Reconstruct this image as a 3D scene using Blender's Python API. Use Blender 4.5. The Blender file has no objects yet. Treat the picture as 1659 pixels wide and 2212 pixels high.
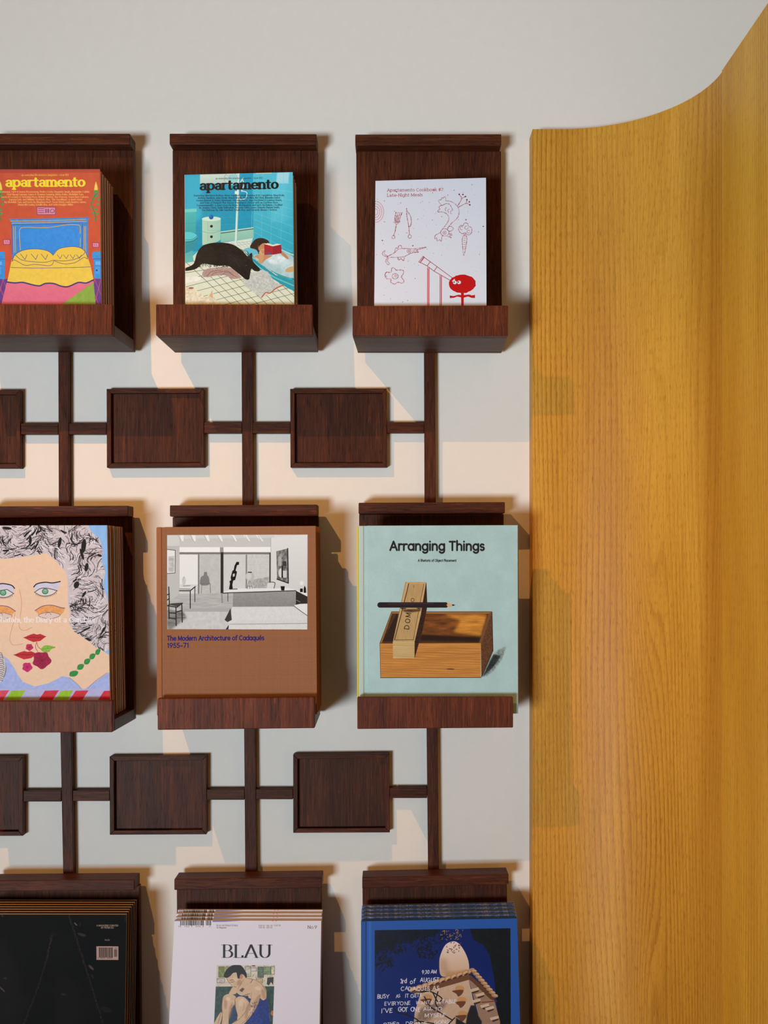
import bpy, bmesh, math, random
import numpy as np
from mathutils import Vector

# ------------------------------------------------------------------ camera, light, exposure
SC = bpy.context.scene
COL = SC.collection
F = 2193.0            # focal length in pixels of the 1659 x 2212 frame
CX, CY = 848.0, 1199.0  # where the optical axis meets the frame
D = 1.70              # camera to wall
EYE = 1.50            # camera height
cam = bpy.data.cameras.new('camera')
cam.lens = F / 2212.0 * 36.0
cam.sensor_width = 36.0
cam.shift_x = -(CX - 829.5) / 2212.0
cam.shift_y = (CY - 1106.0) / 2212.0
cam.clip_start = 0.01
cam_o = bpy.data.objects.new('camera', cam)
cam_o.location = (0, -D, EYE)
cam_o.rotation_euler = (math.pi / 2, 0, 0)
COL.objects.link(cam_o)
SC.camera = cam_o
SC.view_settings.view_transform = 'Standard'
SC.view_settings.look = 'None'
SC.view_settings.gamma = 1.0
SC.view_settings.use_curve_mapping = False
SC.view_settings.exposure = 0.0

def W3(px, py, d):
    """point at distance d in front of the wall that lies on the line of sight of a pixel of the frame"""
    k = (D - d) / F
    return Vector(((px - CX) * k, -d, EYE + (CY - py) * k))
def PX(v):
    k = F / (D + v.y)
    return (CX + v.x * k, CY - (v.z - EYE) * k)

world = bpy.data.worlds.new('room_light')
SC.world = world
world.use_nodes = True
bg = world.node_tree.nodes['Background']
bg.inputs[0].default_value = (1.0, 0.42, 0.08, 1)
bg.inputs[1].default_value = 0.09

def lamp(name, kind, loc, target, energy, color, **kw):
    l = bpy.data.lights.new(name, kind)
    l.energy = energy
    l.color = color
    for k, v in kw.items():
        setattr(l, k, v)
    o = bpy.data.objects.new(name, l)
    o.location = loc
    o.rotation_euler = (Vector(target) - Vector(loc)).to_track_quat('-Z', 'Y').to_euler()
    COL.objects.link(o)
    return o
# warm spotlight of the ceiling track, up and to the left
lamp('track_spot', 'SPOT', (-0.82, -1.02, 2.70), (0.0, 0, 0.40), 60, (1.0, 0.47, 0.13), spot_size=math.radians(80), spot_blend=1.0, shadow_soft_size=0.006)
# daylight of a window lower left behind the camera
lamp('window_daylight', 'AREA', (-1.72, -3.9, 0.50), (0.25, 0, 2.45), 30, (0.80, 0.925, 1.0), shape='RECTANGLE', size=1.0, size_y=0.75, spread=math.radians(80))
# added soft fill from above, brightens the upper part of the wall
lamp('top_fill', 'AREA', (0.3, -2.4, 2.85), (0.15, 0, 1.95), 2.5, (1.0, 0.92, 0.82), shape='RECTANGLE', size=2.2, size_y=1.6)

# ------------------------------------------------------------------ tags
def tag(o, label, cat, group=None):
    o['label'] = label
    o['category'] = cat
    if group:
        o['group'] = group
    return o
def empty(name, loc, label, cat, group=None):
    o = bpy.data.objects.new(name, None)
    o.location = loc
    o.empty_display_size = 0.02
    COL.objects.link(o)
    return tag(o, label, cat, group)
def link(name, me, mat, parent=None):
    o = bpy.data.objects.new(name, me)
    if mat is not None:
        me.materials.clear()
        for m in (mat if isinstance(mat, (list, tuple)) else [mat]):
            me.materials.append(m)
    COL.objects.link(o)
    if parent is not None:
        o.parent = parent
    return o

# ------------------------------------------------------------------ materials
def s2l(c):
    return tuple(((x / 255.0) / 12.92 if x / 255.0 <= 0.04045 else ((x / 255.0 + 0.055) / 1.055) ** 2.4) for x in c)
def newmat(name):
    m = bpy.data.materials.new(name)
    m.use_nodes = True
    nt = m.node_tree
    return m, nt, nt.nodes['Principled BSDF']
def N(nt, t, **kw):
    n = nt.nodes.new(t)
    for k, v in kw.items():
        if k in n.inputs:
            n.inputs[k].default_value = v
        else:
            setattr(n, k, v)
    return n
def ramp(nt, stops):
    r = nt.nodes.new('ShaderNodeValToRGB')
    e = r.color_ramp.elements
    while len(e) < len(stops):
        e.new(0.5)
    for i, (p, c) in enumerate(stops):
        e[i].position = p
        e[i].color = (*c, 1) if len(c) == 3 else c
    return r
def dark_wood(name, axis, tone=1.0, red=1.0, coat=0.0, fs=330, bump=.35, rough=.5):
    """dark stained oak; axis = the direction the grain runs (0 x, 1 y, 2 z)"""
    m, nt, b = newmat(name)
    L = nt.links
    tc = N(nt, 'ShaderNodeTexCoord')
    oi = N(nt, 'ShaderNodeObjectInfo')
    add = N(nt, 'ShaderNodeVectorMath', operation='ADD')
    mul = N(nt, 'ShaderNodeVectorMath', operation='SCALE')
    comb = N(nt, 'ShaderNodeCombineXYZ')
    L.new(oi.outputs['Random'], comb.inputs[0]); L.new(oi.outputs['Random'], comb.inputs[2]); L.new(oi.outputs['Random'], comb.inputs[1])
    L.new(comb.outputs[0], mul.inputs[0]); mul.inputs['Scale'].default_value = 7.3
    L.new(tc.outputs['Object'], add.inputs[0]); L.new(mul.outputs[0], add.inputs[1])
    def stretched(fine, along, detail, rough, dist=0.0):
        mp = N(nt, 'ShaderNodeMapping')
        s = [fine, fine, fine]; s[axis] = along
        mp.inputs['Scale'].default_value = s
        L.new(add.outputs[0], mp.inputs[0])
        n = N(nt, 'ShaderNodeTexNoise', Scale=1.0, Detail=detail, Roughness=rough, Distortion=dist)
        L.new(mp.outputs[0], n.inputs[0])
        return n
    broad = stretched(26, 3.5, 3, .6, .6)
    fine = stretched(fs, 16, 4, .65, .2)
    pores = stretched(620, 40, 2, .5)
    r1 = ramp(nt, [(0.30, tuple(x * tone for x in (0.020, 0.0065 , 0.0042))), (0.52, (0.062 * tone * red, 0.0165 * tone, 0.0070 * tone)), (0.74, (0.132 * tone * red, 0.037 * tone, 0.0115 * tone))])
    mixf = N(nt, 'ShaderNodeMix', data_type='FLOAT'); mixf.inputs[0].default_value = 0.62
    L.new(broad.outputs[0], mixf.inputs[2]); L.new(fine.outputs[0], mixf.inputs[3])
    L.new(mixf.outputs[0], r1.inputs[0])
    pr = ramp(nt, [(0.27, (2.3, 1.9, 1.6)), (0.36, (1, 1, 1)), (0.60, (1, 1, 1)), (0.70, (0.42, 0.36, 0.34))])
    L.new(pores.outputs[0], pr.inputs[0])
    mc = N(nt, 'ShaderNodeMix', data_type='RGBA', blend_type='MULTIPLY'); mc.inputs[0].default_value = 1
    L.new(r1.outputs[0], mc.inputs[6]); L.new(pr.outputs[0], mc.inputs[7])
    L.new(mc.outputs[2], b.inputs['Base Color'])
    b.inputs['Roughness'].default_value = rough
    b.inputs['Specular IOR Level'].default_value = 0.14
    b.inputs['Coat Weight'].default_value = coat
    b.inputs['Coat Roughness'].default_value = 0.35
    bp = N(nt, 'ShaderNodeBump', Strength=bump, Distance=0.0006)
    mh = N(nt, 'ShaderNodeMix', data_type='FLOAT'); mh.inputs[0].default_value = 0.5
    L.new(fine.outputs[0], mh.inputs[2]); L.new(pr.outputs[0], mh.inputs[3])
    L.new(mh.outputs[0], bp.inputs['Height'])
    L.new(bp.outputs[0], b.inputs['Normal'])
    return m
WOOD_V = dark_wood('dark_oak_upright_grain', 2, 1.18, 1.0)
WOOD_RAIL = dark_wood('dark_oak_rail', 2, 1.62, 1.08)
WOOD_H = dark_wood('dark_oak_level_grain', 0, 1.2, .98)
WOOD_STICK = dark_wood('dark_oak_stick', 2, 1.1, .98)
WOOD_TRAY = dark_wood('dark_oak_tray', 2, 1.12, .98)

def grey_under():
    m = dark_wood('dark_oak_shelf_board', 0, 1.05, .9, coat=.22, fs=130, bump=1.0)
    m.node_tree.nodes['Principled BSDF'].inputs['Coat Roughness'].default_value = .5
    return m
WOOD_BOARD = grey_under()

KNOTS = [(.196, 1.91, .020, .17, 4.0), (.186, 1.52, .026, .24, 5.0), (.190, .76, .024, .20, 4.5), (.10, 1.2, .05, .5, 2.0)]
def yellow_wood(name, shift, tone=1.0, gk=1.0):
    """honey ash veneer; grain follows v, texture laid on arc length u and height v in metres"""
    m, nt, b = newmat(name)
    L = nt.links
    uv = N(nt, 'ShaderNodeUVMap', uv_map='UVMap')
    mp0 = N(nt, 'ShaderNodeMapping'); mp0.inputs['Location'].default_value = (shift, 0, 0)
    L.new(uv.outputs[0], mp0.inputs[0])
    def nz(su, sv, detail, rough, dist=0.0):
        mp = N(nt, 'ShaderNodeMapping'); mp.inputs['Scale'].default_value = (su, sv, 1)
        L.new(mp0.outputs[0], mp.inputs[0])
        n = N(nt, 'ShaderNodeTexNoise', Scale=1.0, Detail=detail, Roughness=rough, Distortion=dist)
        L.new(mp.outputs[0], n.inputs[0])
        return n
    # growth rings: level lines of a slowly varying field drawn out along the grain
    field = nz(4.2, .42, 1.5, .4)
    sep = N(nt, 'ShaderNodeSeparateXYZ'); L.new(mp0.outputs[0], sep.inputs[0])
    ma = N(nt, 'ShaderNodeMath', operation='MULTIPLY_ADD'); ma.inputs[1].default_value = 118.0
    L.new(sep.outputs[0], ma.inputs[0])
    mb = N(nt, 'ShaderNodeMath', operation='MULTIPLY'); mb.inputs[1].default_value = 22.0
    L.new(field.outputs[0], mb.inputs[0]); L.new(mb.outputs[0], ma.inputs[2])
    last = ma.outputs[0]
    for (u0, v0, su, sv, am) in KNOTS:      # places where the rings close into long ovals
        mpk = N(nt, 'ShaderNodeMapping'); mpk.inputs['Location'].default_value = (-u0 / su, -v0 / sv, 0); mpk.inputs['Scale'].default_value = (1 / su, 1 / sv, 0)
        L.new(mp0.outputs[0], mpk.inputs[0])
        le = N(nt, 'ShaderNodeVectorMath', operation='LENGTH'); L.new(mpk.outputs[0], le.inputs[0])
        sq = N(nt, 'ShaderNodeMath', operation='POWER'); sq.inputs[1].default_value = 2.0; L.new(le.outputs['Value'], sq.inputs[0])
        ng = N(nt, 'ShaderNodeMath', operation='MULTIPLY'); ng.inputs[1].default_value = -1.0; L.new(sq.outputs[0], ng.inputs[0])
        ex = N(nt, 'ShaderNodeMath', operation='EXPONENT'); L.new(ng.outputs[0], ex.inputs[0])
        ad = N(nt, 'ShaderNodeMath', operation='MULTIPLY_ADD'); ad.inputs[1].default_value = am
        L.new(ex.outputs[0], ad.inputs[0]); L.new(last, ad.inputs[2]); last = ad.outputs[0]
    fr = N(nt, 'ShaderNodeMath', operation='FRACT'); L.new(last, fr.inputs[0])
    jag = nz(620, 70, 2, .7)
    fj = N(nt, 'ShaderNodeMath', operation='MULTIPLY_ADD'); fj.inputs[1].default_value = 0.5
    L.new(jag.outputs[0], fj.inputs[0]); L.new(fr.outputs[0], fj.inputs[2])
    rr = ramp(nt, [(0.0, (1.04, 1.04, 1.02)), (0.55, (.96, .93, .86)), (0.90, (.62, .49, .31)), (1.0, (1, 1, 1))])
    L.new(fj.outputs[0], rr.inputs[0])
    fib = nz(420, 9, 3, .6)
    fr2 = ramp(nt, [(0.25, (.80, .76, .68)), (0.6, (1.04, 1.03, 1.0))])
    L.new(fib.outputs[0], fr2.inputs[0])
    br = nz(9, .9, 2, .5, .4)
    base = ramp(nt, [(0.30, tuple(x * tone for x in (.57, .262 * gk, .026))), (0.7, tuple(x * tone for x in (.76, .405 * gk, .056)))])
    L.new(br.outputs[0], base.inputs[0])
    m1 = N(nt, 'ShaderNodeMix', data_type='RGBA', blend_type='MULTIPLY')
    b2 = nz(5, .7, 2, .5, .3); fm = N(nt, 'ShaderNodeMapRange'); fm.inputs[1].default_value = .36; fm.inputs[2].default_value = .64; fm.inputs[3].default_value = .25; fm.inputs[4].default_value = .95
    L.new(b2.outputs[0], fm.inputs[0]); L.new(fm.outputs[0], m1.inputs[0])
    L.new(base.outputs[0], m1.inputs[6]); L.new(rr.outputs[0], m1.inputs[7])
    m2 = N(nt, 'ShaderNodeMix', data_type='RGBA', blend_type='MULTIPLY'); m2.inputs[0].default_value = .9
    L.new(m1.outputs[2], m2.inputs[6]); L.new(fr2.outputs[0], m2.inputs[7])
    po = nz(1100, 65, 1, .5); pq = ramp(nt, [(.60, (1, 1, 1)), (.68, (.66, .54, .38))]); L.new(po.outputs[0], pq.inputs[0])
    m3 = N(nt, 'ShaderNodeMix', data_type='RGBA', blend_type='MULTIPLY'); m3.inputs[0].default_value = .8
    L.new(m2.outputs[2], m3.inputs[6]); L.new(pq.outputs[0], m3.inputs[7])
    L.new(m3.outputs[2], b.inputs['Base Color'])
    b.inputs['Roughness'].default_value = .5
    b.inputs['Specular IOR Level'].default_value = .3
    bp = N(nt, 'ShaderNodeBump', Strength=.15, Distance=.0004)
    L.new(rr.outputs[0], bp.inputs['Height']); L.new(bp.outputs[0], b.inputs['Normal'])
    return m
ASH_CURVE = yellow_wood('honey_ash_curved', 0.0)
ASH_SIDE = yellow_wood('honey_ash_side', 3.7, 1.16, 1.10)

def plain(name, rgb, rough=.5, spec=.3, noise=0.0, scale=200, bump=0.0, lin=False):
    m, nt, b = newmat(name)
    c = rgb if lin else s2l(rgb)
    b.inputs['Roughness'].default_value = rough
    b.inputs['Specular IOR Level'].default_value = spec
    L = nt.links
    tc = N(nt, 'ShaderNodeTexCoord')
    n = N(nt, 'ShaderNodeTexNoise', Scale=scale, Detail=3.0)
    L.new(tc.outputs['Object'], n.inputs[0])
    r = ramp(nt, [(.3, tuple(x * (1 - noise) for x in c)), (.7, tuple(min(1, x * (1 + noise)) for x in c))])
    L.new(n.outputs[0], r.inputs[0]); L.new(r.outputs[0], b.inputs['Base Color'])
    if bump:
        bp = N(nt, 'ShaderNodeBump', Strength=bump, Distance=.001)
        L.new(n.outputs[0], bp.inputs['Height']); L.new(bp.outputs[0], b.inputs['Normal'])
    return m
PLASTER = plain('white_painted_plaster', (236, 231, 224), .75, .2, .012, 60, .12)
FLOOR_M = plain('brown_floor', (110, 60, 24), .5, .3, .1, 4)
CEIL_M = plain('warm_tinted_ceiling', (196, 150, 104), .8, .2, .01, 10)  # unseen ceiling, colour tinted warm so its bounce makes the shadows more orange

def pages_mat(name, rgb, scale=1400):
    """edge of a block of paper: fine layers along the thickness (local y)"""
    m, nt, b = newmat(name)
    c = s2l(rgb)
    L = nt.links
    tc = N(nt, 'ShaderNodeTexCoord')
    mp = N(nt, 'ShaderNodeMapping'); mp.inputs['Scale'].default_value = (3, scale, 3)
    L.new(tc.outputs['Object'], mp.inputs[0])
    n = N(nt, 'ShaderNodeTexNoise', Scale=1.0, Detail=3.0, Roughness=.7)
    L.new(mp.outputs[0], n.inputs[0])
    r = ramp(nt, [(.3, tuple(x * .78 for x in c)), (.65, c)])
    L.new(n.outputs[0], r.inputs[0]); L.new(r.outputs[0], b.inputs['Base Color'])
    b.inputs['Roughness'].default_value = .8
    b.inputs['Specular IOR Level'].default_value = .1
    return m
PAGES = pages_mat('paper_edges', (214, 196, 172))
PAGES_TAN = pages_mat('tan_paper_edges', (196, 168, 142), 500)
PAGES_PINK = pages_mat('pale_pink_paper_edges', (216, 206, 226))
PAGES_BLUE = pages_mat('blue_stained_paper_edges', (120, 165, 255), 700)

# ------------------------------------------------------------------ mesh helpers
def hexa(front, back, org, bevel=0.0008):
    """solid from four front corners and four back corners (TL, TR, BR, BL), relative to org"""
    bm = bmesh.new()
    v = [bm.verts.new(p - org) for p in front] + [bm.verts.new(p - org) for p in back]
    for f in ((0, 3, 2, 1), (4, 5, 6, 7), (0, 1, 5, 4), (2, 3, 7, 6), (1, 2, 6, 5), (3, 0, 4, 7)):
        bm.faces.new([v[i] for i in f])
    bmesh.ops.recalc_face_normals(bm, faces=bm.faces)
    if bevel:
        bmesh.ops.bevel(bm, geom=list(bm.edges), offset=bevel, segments=2, profile=.5, affect='EDGES')
    me = bpy.data.meshes.new('solid')
    bm.to_mesh(me); bm.free()
    return me
def quad(x0, x1, y0, y1, d, x0b=None, x1b=None, y0r=None, y1r=None):
    """four pixels at distance d: left/right at top, left/right at bottom, right-hand y values"""
    x0b = x0 if x0b is None else x0b
    x1b = x1 if x1b is None else x1b
    y0r = y0 if y0r is None else y0r
    y1r = y1 if y1r is None else y1r
    return [W3(x0, y0, d), W3(x1, y0r, d), W3(x1b, y1r, d), W3(x0b, y1, d)]
def depth(q, d):
    """same outline in the room, moved straight to distance d from the wall"""
    return [Vector((p.x, -d, p.z)) for p in q]
def frame_bar(a, b, c, d_, dep0, dep1, org, bev=.0006):
    f = depth([a, b, c, d_], dep1); k = depth([a, b, c, d_], dep0)
    return hexa(f, k, org, bev)
# ------------------------------------------------------------------ print on covers: small numpy drawing board
RNG = np.random.default_rng(5)
def vnoise(h, w, cell, rng=RNG, oct=3):
    out = np.zeros((h, w), np.float32); amp = 1.0; tot = 0
    for o in range(oct):
        cy = max(2.0, (cell[0] if isinstance(cell, tuple) else cell) / 2 ** o); cx = max(2.0, (cell[1] if isinstance(cell, tuple) else cell) / 2 ** o)
        gh = int(h / cy) + 3; gw = int(w / cx) + 3
        g = rng.random((gh, gw)).astype(np.float32)
        y = np.arange(h) / cy; x = np.arange(w) / cx
        yi = y.astype(int); xi = x.astype(int); fy = (y - yi)[:, None]; fx = (x - xi)[None, :]
        fy = fy * fy * (3 - 2 * fy); fx = fx * fx * (3 - 2 * fx)
        a = g[yi][:, xi]; b = g[yi][:, xi + 1]; c = g[yi + 1][:, xi]; d = g[yi + 1][:, xi + 1]
        out += amp * ((a * (1 - fx) + b * fx) * (1 - fy) + (c * (1 - fx) + d * fx) * fy)
        tot += amp; amp *= .5
    return out / tot - .5
def homog(src, dst):
    A = []; B = []
    for (x, y), (u, v) in zip(src, dst):
        A += [[x, y, 1, 0, 0, 0, -u * x, -u * y], [0, 0, 0, x, y, 1, -v * x, -v * y]]; B += [u, v]
    h = np.linalg.solve(np.array(A, float), np.array(B, float))
    return np.append(h, 1).reshape(3, 3)
def catmull(p, closed=False, n=8):
    p = np.asarray(p, float)
    if len(p) < 3: return p
    if closed: q = np.vstack([p[-1], p, p[0], p[1]])
    else: q = np.vstack([2 * p[0] - p[1], p, 2 * p[-1] - p[-2]])
    out = []
    for i in range(1, len(q) - 2):
        t = np.linspace(0, 1, n, endpoint=False)[:, None]
        a, b, c, d = q[i - 1], q[i], q[i + 1], q[i + 2]
        out.append(.5 * ((2 * b) + (-a + c) * t + (2 * a - 5 * b + 4 * c - d) * t * t + (-a + 3 * b - 3 * c + d) * t ** 3))
    out = np.vstack(out)
    return out if closed else np.vstack([out, p[-1]])
class Board:
    def __init__(s, corners, crop, base, res=2.4, noise=0.02, cell=30):
        """corners: the cover's TL TR BR BL in frame pixels; crop = (x, y, scale) of the drawing coordinates"""
        w = math.dist(corners[0], corners[1]) * res; h = math.dist(corners[0], corners[3]) * res
        s.w, s.h, s.res, s.crop = int(w), int(h), res, crop
        s.H = homog(corners, [(0, 0), (s.w, 0), (s.w, s.h), (0, s.h)])
        s.k = res / crop[2]
        s.im = np.ones((s.h, s.w, 3), np.float32) * (np.array(base, np.float32) / 255)
        if noise: s.im *= (1 + noise * 2 * vnoise(s.h, s.w, cell))[..., None]
    def T(s, pts):
        p = np.asarray(pts, float).reshape(-1, 2)
        q = np.stack([p[:, 0] / s.crop[2] + s.crop[0], p[:, 1] / s.crop[2] + s.crop[1], np.ones(len(p))], 1) @ s.H.T
        return q[:, :2] / q[:, 2:3]
    def mask_poly(s, q, soft=0):
        x0 = max(0, int(q[:, 0].min()) - 1 - soft); x1 = min(s.w, int(q[:, 0].max()) + 2 + soft)
        y0 = max(0, int(q[:, 1].min()) - 1 - soft); y1 = min(s.h, int(q[:, 1].max()) + 2 + soft)
        if x1 <= x0 or y1 <= y0: return None
        SS = 3
        ys = (np.arange((y1 - y0) * SS) + .5) / SS + y0
        a = q; b = np.roll(q, -1, 0)
        ya, yb = a[:, 1][None], b[:, 1][None]; Y = ys[:, None]
        hit = (ya <= Y) != (yb <= Y)
        with np.errstate(divide='ignore', invalid='ignore'):
            X = a[:, 0][None] + (Y - ya) / (yb - ya) * (b[:, 0] - a[:, 0])[None]
        X = np.where(hit, X, 1e9); X.sort(1)
        n = int(hit.sum(1).max()) if hit.size else 0
        px = np.arange(x0, x1)[None, :]
        cov = np.zeros((len(ys), x1 - x0), np.float32)
        for i in range(0, n - 1, 2):
            cov += np.clip(X[:, i + 1:i + 2] - px, 0, 1) - np.clip(X[:, i:i + 1] - px, 0, 1)
        m = cov.reshape(y1 - y0, SS, -1).mean(1)
        for _ in range(2 if soft else 0):
            k = max(1, soft // 2)
            for ax in (0, 1):
                c = np.cumsum(np.pad(m, [(k + 1, k) if ax == 0 else (0, 0), (k + 1, k) if ax == 1 else (0, 0)], mode='constant'), ax)
                n2 = m.shape[ax]
                m = (np.take(c, np.arange(2 * k + 1, 2 * k + 1 + n2), ax) - np.take(c, np.arange(n2), ax)) / (2 * k + 1)
        return y0, y1, x0, x1, np.clip(m, 0, 1)
    def put(s, r, col, a=1.0, col2=None, tex=0, cell=14, horiz=False):
        if r is None: return
        y0, y1, x0, x1, m = r
        c = np.array(col, np.float32) / 255
        c = np.broadcast_to(c, (y1 - y0, x1 - x0, 3))
        if col2 is not None:
            c2 = np.array(col2, np.float32) / 255
            t = np.linspace(0, 1, x1 - x0)[None, :, None] if horiz else np.linspace(0, 1, y1 - y0)[:, None, None]
            c = c * (1 - t) + c2 * t
        if tex: c = c * (1 + 2 * tex * vnoise(y1 - y0, x1 - x0, cell))[..., None]
        m = (m * a)[..., None]
        s.im[y0:y1, x0:x1] = s.im[y0:y1, x0:x1] * (1 - m) + c * m
    def P(s, pts, col, a=1.0, soft=0, smooth=False, **kw):
        if smooth: pts = catmull(pts, True)
        s.put(s.mask_poly(s.T(pts), int(soft)), col, a, **kw)
    def R(s, x0, y0, x1, y1, col, **kw): s.P([(x0, y0), (x1, y0), (x1, y1), (x0, y1)], col, **kw)
    def E(s, cx, cy, rx, ry, col, rot=0, **kw):
        t = np.linspace(0, 2 * np.pi, 40, endpoint=False); c, n = math.cos(rot), math.sin(rot)
        x = rx * np.cos(t); y = ry * np.sin(t)
        s.P(np.stack([cx + x * c - y * n, cy + x * n + y * c], 1), col, **kw)
    def nib(s, lines, wx, wy, col, a=1.0):
        """polylines in board pixels drawn with an elliptical pen of half widths wx, wy"""
        pts = np.vstack(lines)
        x0 = max(0, int(pts[:, 0].min() - wx - 2)); x1 = min(s.w, int(pts[:, 0].max() + wx + 3))
        y0 = max(0, int(pts[:, 1].min() - wy - 2)); y1 = min(s.h, int(pts[:, 1].max() + wy + 3))
        if x1 <= x0 or y1 <= y0: return
        best = np.full((y1 - y0, x1 - x0), 1e9, np.float32)
        for ln in lines:
            if len(ln) == 1: ln = np.vstack([ln, ln + 1e-3])
            for p, q in zip(ln[:-1], ln[1:]):
                bx0 = max(x0, int(min(p[0], q[0]) - wx - 2)); bx1 = min(x1, int(max(p[0], q[0]) + wx + 3))
                by0 = max(y0, int(min(p[1], q[1]) - wy - 2)); by1 = min(y1, int(max(p[1], q[1]) + wy + 3))
                if bx1 <= bx0 or by1 <= by0: continue
                X = (np.arange(bx0, bx1) + .5)[None, :] / wx; Y = (np.arange(by0, by1) + .5)[:, None] / wy
                ax, ay, dx, dy = p[0] / wx, p[1] / wy, (q[0] - p[0]) / wx, (q[1] - p[1]) / wy
                L = dx * dx + dy * dy + 1e-9
                t = np.clip(((X - ax) * dx + (Y - ay) * dy) / L, 0, 1)
                d = np.sqrt((X - ax - t * dx) ** 2 + (Y - ay - t * dy) ** 2)
                v = best[by0 - y0:by1 - y0, bx0 - x0:bx1 - x0]
                np.minimum(v, d, out=v)
        sc = (wx * wy) ** .5
        m = np.clip((1 - best) * sc + .5, 0, 1) * a
        c = np.array(col, np.float32) / 255
        s.im[y0:y1, x0:x1] = s.im[y0:y1, x0:x1] * (1 - m[..., None]) + c * m[..., None]
    def S(s, pts, w, col, smooth=True, a=1.0, closed=False):
        p = catmull(pts, closed) if smooth and len(pts) > 2 else np.asarray(pts, float)
        if closed: p = np.vstack([p, p[:1]])
        hw = w * s.k / 2
        if hw < .5: a = a * hw / .5; hw = .5
        s.nib([s.T(p)], hw, hw, col, a)
    def dots(s, pts, r, col, step, closed=False, smooth=True, jit=0):
        p = catmull(pts, closed) if smooth and len(pts) > 2 else np.asarray(pts, float)
        if closed: p = np.vstack([p, p[:1]])
        seg = np.hypot(*np.diff(p, axis=0).T); L = np.concatenate([[0], np.cumsum(seg)])
        for t in np.arange(0, L[-1], step):
            x = np.interp(t, L, p[:, 0]); y = np.interp(t, L, p[:, 1])
            rr = r * (1 + jit * RNG.uniform(-.6, .8))
            s.nib([s.T([(x, y)])], rr * s.k, rr * s.k, col)
    def text(s, t, x0, x1, yb, xh, col, wx=.5, wy=None, serif=0, geo=False, yb1=None, a=1.0, jit=0, rot=None, slant=0):
        """text fitted between x0 and x1 on baseline yb (yb1 at the right end); xh = x-height; pen widths in units of x-height/5"""
        wy = wx if wy is None else wy
        u = xh / 5.0
        adv = 0; items = []
        for ch in t:
            w, st = glyph(ch, geo)
            items.append((adv, st)); adv += w + 1.25
        adv -= 1.25
        sx = (x1 - x0) / adv; yb1 = yb if yb1 is None else yb1
        vx, vy = wx * u * s.k, wy * u * s.k
        for off, st in items:
            jx, jy = (RNG.normal(0, jit, 2) if jit else (0, 0))
            lines = []
            for ln, ser in st:
                ln = np.asarray(ln, float).copy()
                if jit: ln = ln + RNG.normal(0, jit * .35, ln.shape)
                if serif:
                    for (cx, cy, l, r) in ser:
                        lines.append(np.array([(cx - l * serif, cy), (cx + r * serif, cy)]))
                lines.append(ln)
            tl = []
            for i, ln in enumerate(lines):
                gx = ln[:, 0] + slant * ln[:, 1]
                X = x0 + (off + gx) * sx + jx * u
                Y = (yb + (yb1 - yb) * (X - x0) / max(1e-6, x1 - x0)) - ln[:, 1] * u + jy * u
                if rot:
                    cx, cy, an = rot; dx = X - cx; dy = Y - cy
                    X = cx + dx * math.cos(an) - dy * math.sin(an); Y = cy + dx * math.sin(an) + dy * math.cos(an)
                tl.append(s.T(np.stack([X, Y], 1)))
            al = a; ax, ay = vx / 2, vy / 2
            if ax < .5: al *= (ax / .5) ** .5; ax = .5
            if ay < .45: ay = .45
            if tl: s.nib(tl, ax, ay, col, al)
def AR(cx, cy, rx, ry, a0, a1):
    n = max(4, int(abs(a1 - a0) / 18))
    t = np.radians(np.linspace(a0, a1, n + 1))
    return np.stack([cx + rx * np.cos(t), cy + ry * np.sin(t)], 1)
def Ln(*c): return np.array(c, float).reshape(-1, 2)
def ST(x, y0, y1, ser=''):
    out = []
    if 'b' in ser: out.append((x, y0 + .15, .95, .95))
    if 'B' in ser: out.append((x, y0 + .15, 1.25, 1.25))
    if 't' in ser: out.append((x, y1 - .2, 1.0, 0))
    if 'T' in ser: out.append((x, y1 - .15, 1.25, 1.25))
    return (Ln(x, y0, x, y1), out)
def G0(*a): return [x if isinstance(x, tuple) else (x, []) for x in a]
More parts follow.
